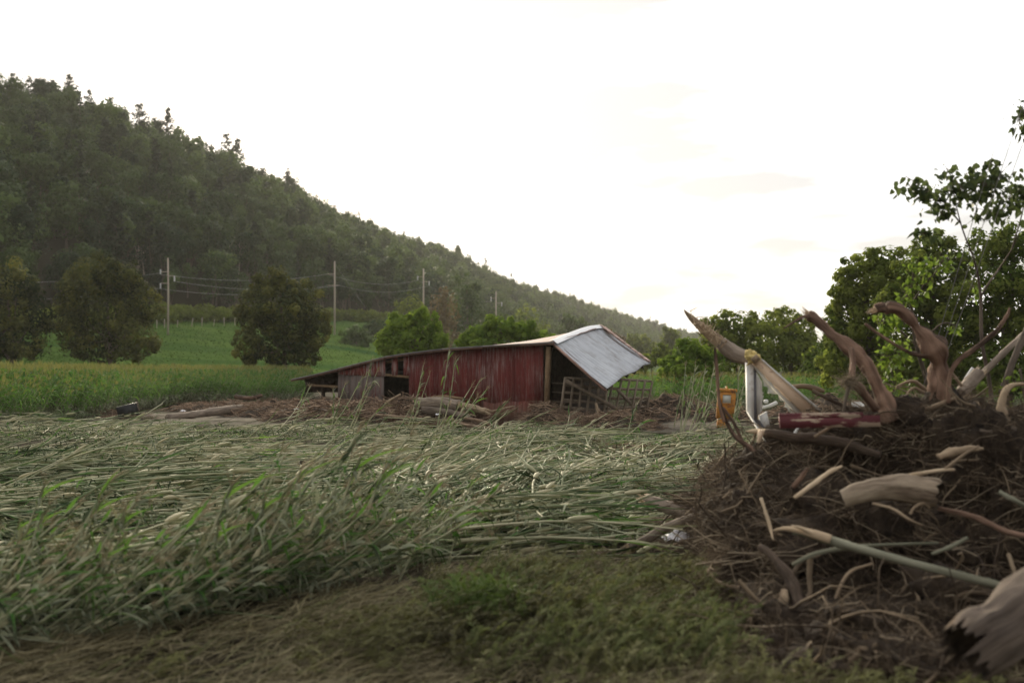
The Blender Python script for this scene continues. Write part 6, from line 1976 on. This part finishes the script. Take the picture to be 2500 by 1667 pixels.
fbar('top_rail_edge', [(1848, 868), (1855, 872), (2014, 1008), (2010, 1013)], 11.40, 0.06, 'white_paint')
fbar('inner_top_rail', [(1838, 893), (1850, 896), (1975, 1018), (1955, 1020)], 11.46, 0.05, 'white_paint')
fbar('lower_rail', [(1826, 1006), (1843, 1028), (1902, 1106), (1888, 1108)], 11.4, 0.07, 'white_paint')
fbar('lower_seal', [(1846, 1026), (1854, 1024), (1915, 1108), (1903, 1107)], 11.42, 0.05, 'frame_seal')
fbar('lower_inner_rail', [(1853, 1016), (1872, 1004), (1882, 1050), (1866, 1050)], 11.5, 0.04, 'white_paint')
def torn(name, pts_out, pts_in, Y, seed):
    n = 26
    a, b = np.array([P(x_, y_, Y) for x_, y_ in pts_out]), np.array([P(x_, y_, Y) for x_, y_ in pts_in])
    a, b = resample(a, n), resample(b, n)
    j = np.random.default_rng(seed).normal(size=(n, 3)) * [0.015, 0.01, 0.015]
    b = b + j + (np.sin(np.arange(n) * 1.3) * 0.015)[:, None] * [0.5, 0, 1]
    u = np.linspace(0, 1, 4)[None, :, None]
    S = a[:, None] * (1 - u) + b[:, None] * u + [0, 0.015, 0]
    mb = MB(); sheet(S - fb, 0.006, mb)
    mb.build(name, MAT['torn_sheet'], wf)
torn('torn_sheet', [(1852, 905), (1900, 948), (1960, 1005), (1975, 1018)], [(1856, 918), (1876, 950), (1910, 975), (1925, 1000), (1940, 1016), (1950, 1024)], 11.5, 1)
torn('torn_sheet', [(1848, 930), (1849, 970), (1850, 1006)], [(1860, 952), (1863, 962), (1860, 978), (1863, 1000)], 11.53, 2)
0 and torn('torn_sheet', [(1866, 1016), (1880, 1040), (1890, 1052)], [(1895, 985), (1905, 1005), (1925, 1012)], 11.55, 3)
fm = limb('foam_lump', 'crumbly yellow foam lump stuck on the top corner of the window frame', 'foam lump', [(1820, 868, 11.35, 6), (1828, 866, 11.35, 13), (1838, 868, 11.35, 15), (1848, 876, 11.35, 10), (1852, 882, 11.35, 4)], 'foam', k=18, rough=1.1, seed=111)
mb = MB(); mb.bar(P(1838, 882, 11.25) - np.array(fm.location), P(1851, 871, 11.25) - np.array(fm.location), 0.06, 0.07)
mb.build('wood_block', MAT['tan_wood'], fm)
# maroon board
mb = MB()
q_ = [P(1907, 1045, 10.05), P(2150, 1041, 9.95), P(2148, 1013, 9.95), P(1903, 1016, 10.05)]
mb.prism(q_, np.array([0, -1.0, 0.1]), 0.05)
mbd = mb.build('maroon_board', MAT['maroon'], loc=P(1907, 1044, 10.05))
tag(mbd, 'long maroon painted board with peeling paint lying level across the pile', 'board')
mb = MB(); mb.bar(P(1902, 1014.5, 10.07) - P(1907, 1044, 10.05), P(2106, 1012.5, 9.98) - P(1907, 1044, 10.05), 0.05, 0.035, (0, -1, 0))
mb.build('edge_strip', MAT['maroon'], mbd)
db = limb('dark_branch', 'dark barked branch with a pale pointed tip lying below the maroon board', 'branch', [(1868, 1056, 10.5, 9), (1895, 1060, 10.45, 12), (1940, 1068, 10.4, 13), (2000, 1073, 10.3, 13), (2060, 1082, 10.2, 11), (2110, 1098, 10.1, 9), (2150, 1110, 10.0, 7)], 'dark_log', k=12, rough=0.2, seed=112)
twig_part(db, [(1872, 1056, 10.5, 9.5), (1850, 1053, 10.55, 7), (1830, 1053, 10.6, 4), (1818, 1053, 10.6, 1)], 'pale_wood', 'bare_tip', k=8)
o = limb('bark_strip', 'strip of peeled tan wood hanging over the dark branch', 'wood strip', [(1858, 1050, 10.38, 6), (1855, 1064, 10.36, 6), (1852, 1080, 10.38, 5)], 'frame_wood', k=4, seed=113)
for i, (pts, lab) in enumerate([([(1938, 1062, 11.1, 5), (1950, 1045, 11.1, 5), (1960, 1028, 11.1, 5)], 'short white strip under the maroon board, left one'), ([(1990, 1048, 11.1, 3.5), (1970, 1036, 11.1, 3.5), (1955, 1026, 11.1, 3)], 'short white strip under the maroon board, right one')]):
    limb('white_strip', lab, 'strip', pts, 'white_paint', k=4, rough=0.0, seed=114 + i)
limb('wood_chunk', 'peeled whitish chunk of wood standing behind the maroon board', 'wood chunk', [(2122, 1018, 11.3, 8), (2108, 1003, 11.3, 13), (2092, 990, 11.3, 11), (2080, 983, 11.3, 4)], 'white_paint', k=10, rough=0.35, seed=116)
limb('branch', 'arched tan branch end poking out right of the pale frame rail', 'branch', [(1935, 944, 12.4, 6), (1965, 943, 12.4, 6.5), (1990, 948, 12.4, 6.5), (2012, 955, 12.4, 5)], 'tan_wood', k=8, seed=117)
limb('stick', 'forked tan twig lying across the maroon board', 'stick', [(1988, 1066, 10.2, 3), (2015, 1050, 10.2, 4), (2045, 1034, 10.2, 3.5), (2072, 1024, 10.2, 2)], 'tan_wood', seed=118)

# ------------------------------------------------------------------ saplings at right and guy wires
def big_leaves(mb, pts, size, rng, droop=0.45, m=0, base=0.5, tv=0.25):
    """heart shaped leaves of six points, folded along the midrib"""
    n = len(pts)
    out = np.array([[0, 0], [0.30, 0.18], [0.26, 0.52], [0, 1.0], [-0.26, 0.52], [-0.30, 0.18]])
    t = unit(unit(rng.normal(size=(n, 3))) * (1 - droop) + np.array([0, 0, -1.0]) * droop)
    r = unit(rng.normal(size=(n, 3)))
    b = unit(np.cross(t, r)); nn = np.cross(t, b)
    s = size * (0.55 + 0.8 * rng.random(n))
    V = pts[:, None] + (b[:, None] * out[None, :, :1] + t[:, None] * out[None, :, 1:] + nn[:, None] * np.abs(out[None, :, :1]) * 0.45) * s[:, None, None]
    i0 = (np.arange(n) * 6)[:, None]
    Q = np.concatenate([i0 + np.array([[0, 1, 2, 3]]), i0 + np.array([[0, 3, 4, 5]])])
    mb.add(V, Q, m, np.repeat(base + tv * rng.normal(size=n), 6))

def sapling(name, trunk, branches, clusters, mat, leaf, label, seed, group=None):
    rng = np.random.default_rng(seed)
    c = cat_rom(np.array([[*P(a, b, Y), pxr(r, Y)] for a, b, Y, r in trunk]), 6)
    mb = MB(); loc = c[0, :3]
    mb.tubes(c[:, :3], c[:, 3], 8, cap=True)
    o = mb.build(name, MAT['bark'], None, True, loc)
    tag(o, label, 'sapling', group)
    for br in branches:
        cc = cat_rom(np.array([[*P(a, b, Y), pxr(r, Y)] for a, b, Y, r in br]), 5)
        mb = MB(); mb.tubes(cc[:, :3] - loc, cc[:, 3], 5)
        mb.build('branch', MAT['bark'], o, True)
    mb = MB()
    pts = []
    for (x_, y_, Y, rx, ry, n) in clusters:
        n = int(n * 1.5)
        d = rng.normal(size=(n, 3)) * 0.55
        cp_ = P(x_, y_, Y)
        p = cp_ + d * np.array([pxr(rx, Y), pxr(rx, Y) * 0.8, pxr(ry, Y)])
        pts.append(p - loc)
        # twigs to the leaves
        tw = np.stack([np.tile(cp_ - loc, (n // 3, 1)), (p[:n // 3] + cp_) / 2 - loc + rng.normal(size=(n // 3, 3)) * 0.03, p[:n // 3] - loc], 1)
        if n >= 6: mb.tubes(tw, np.array([0.005, 0.0035, 0.002]), 3, 1)
    big_leaves(mb, np.concatenate(pts), leaf, rng)
    mb.build('leaves', [MAT[mat], MAT['bark']], o)
    return o
sapling('sapling', [(2425, 1010, 12, 6), (2415, 930, 12, 5), (2397, 830, 12, 4.5), (2394, 722, 12, 3.6), (2380, 640, 11.8, 2.4), (2350, 560, 11.5, 1.7), (2330, 480, 11.2, 1.2), (2325, 420, 11, 0.8)],
        [[(2394, 725, 12, 2.8), (2415, 690, 12, 2.4), (2440, 655, 12, 2), (2475, 600, 11.8, 1.4), (2500, 540, 11.5, 0.9)], [(2345, 545, 11.5, 2), (2300, 490, 11.2, 1.6), (2250, 455, 11, 1.2), (2210, 430, 11, 0.8)],
         [(2335, 500, 11.3, 1.6), (2380, 460, 11.2, 1.2), (2440, 430, 11.2, 0.8)], [(2470, 610, 11.8, 2), (2500, 500, 11.6, 1.6), (2510, 380, 11.4, 1.2), (2498, 260, 11.2, 0.8)]],
        [(2345, 455, 11.2, 55, 40, 75), (2400, 450, 11.2, 55, 45, 75), (2440, 430, 11.2, 40, 30, 30), (2290, 490, 11.2, 35, 35, 34), (2225, 460, 11, 28, 22, 30), (2260, 470, 11, 25, 22, 20), (2315, 420, 11.2, 28, 14, 14), (2465, 490, 11.4, 35, 45, 40), (2500, 470, 11.4, 40, 40, 40),
         (2300, 520, 11.3, 30, 14, 20), (2430, 520, 11.4, 45, 25, 34), (2490, 290, 11.3, 14, 45, 22), (2510, 320, 11.3, 18, 40, 20), (2475, 315, 11.3, 4, 12, 3), (2420, 400, 11.2, 24, 12, 10), (2255, 568, 11.4, 32, 18, 22)],
        'dark_sapling_leaf', 0.095, 'slender sapling with dark drooping leaves hanging against the white sky at right', 1)
sapling('sapling', [(2290, 1010, 13.5, 7), (2260, 920, 13.5, 6), (2235, 830, 13.5, 5), (2225, 740, 13.5, 4), (2230, 660, 13.4, 2)],
        [[(2235, 840, 13.5, 3), (2190, 800, 13.4, 2.4), (2150, 770, 13.3, 1.5)], [(2240, 860, 13.5, 3), (2190, 860, 13.3, 2), (2150, 880, 13.2, 1.4)], [(2228, 740, 13.5, 3), (2260, 690, 13.4, 2), (2290, 660, 13.3, 1.2)], [(2238, 850, 13.5, 3), (2300, 790, 13.4, 2), (2345, 800, 13.4, 1.4)]],
        [(2160, 790, 13.3, 22, 28, 40), (2195, 860, 13.3, 35, 35, 60), (2180, 930, 13.3, 35, 30, 60), (2240, 690, 13.4, 28, 30, 36), (2215, 720, 13.4, 22, 30, 30), (2165, 870, 13.3, 20, 40, 40), (2250, 650, 13.4, 40, 25, 36), (2335, 800, 13.4, 18, 16, 14), (2380, 705, 13.4, 18, 20, 18), (2300, 640, 13.3, 45, 25, 36), (2205, 780, 13.3, 25, 30, 40), (2290, 850, 13.3, 14, 12, 10)],
        'sapling_leaf', 0.085, 'sapling with bright yellow green leaves between the two upright torn roots', 2)
sapling('sapling', [(2520, 1040, 11.4, 5), (2500, 960, 11.4, 4), (2490, 900, 11.4, 3)], [], [(2480, 930, 11.4, 20, 25, 20), (2470, 1000, 11.2, 16, 25, 16), (2400, 940, 11.6, 10, 10, 8), (2490, 1050, 11.2, 12, 20, 10), (2520, 960, 11.4, 25, 40, 24)],
        'sapling_leaf', 0.07, 'low leafy sprout at the right edge beside the pale S shaped root', 3)
# grass behind the pile
n = 2600
px = rp.uniform(2120, 2560, n); Y = rp.uniform(12.2, 17, n)
b = np.stack([(px - CX) / F * Y, Y, 0 * Y], -1)
d = unit(np.stack([rp.normal(size=n) * 0.35, rp.normal(size=n) * 0.35, np.ones(n)], -1))
Pt, side = leaf_curves(b, d, 0.9 + 0.8 * rp.random(n), 0.25 * rp.random(n), rp, 5)
mb = MB(); mb.ribbons(Pt, side, np.array([0.012, 0.018, 0.016, 0.01, 0.002]), 0, np.clip(0.4 + 0.25 * rp.normal(size=n), 0, 1))
tag(mb.build('tall_grass', MAT['weed']), 'tall green grass growing behind the root pile at right', 'tall grass', kind='stuff')

wire(P(2234, 1010, 13.0), P(2520, 55, 9.5), 0.0, 0.0035, 'thin guy wire slanting up at right, leftmost of three', 'guy_wire', 6, 'guy_wire', 'guy wires slanting up at the right edge')
wire(P(2246, 1010, 13.0), P(2540, 130, 9.5), 0.0, 0.004, 'guy wire slanting up at right, middle of three', 'guy_wire', 6, 'guy_wire', 'guy wires slanting up at the right edge')
wire(P(2258, 1010, 13.0), P(2570, 150, 9.5), 0.0, 0.004, 'guy wire slanting up at right, rightmost of three', 'guy_wire', 6, 'guy_wire', 'guy wires slanting up at the right edge')

# ------------------------------------------------------------------ air
hb = MB().box([0, 1100, 84], [2450, 0, 0], [0, 2600, 0], [0, 0, 90])
m, t, bs, out, Lk = nodes('haze_air')
t.nodes.remove(bs)
pv = t.nodes.new('ShaderNodeVolumePrincipled')
pv.inputs['Color'].default_value = (0.97, 0.94, 0.87, 1)
pv.inputs['Density'].default_value = 0.00018
pv.inputs['Anisotropy'].default_value = 0.2
Lk(pv.outputs[0], out.inputs['Volume'])
hz = hb.build('haze', m)
tag(hz, 'thin warm evening haze in the valley', 'haze', kind='stuff')
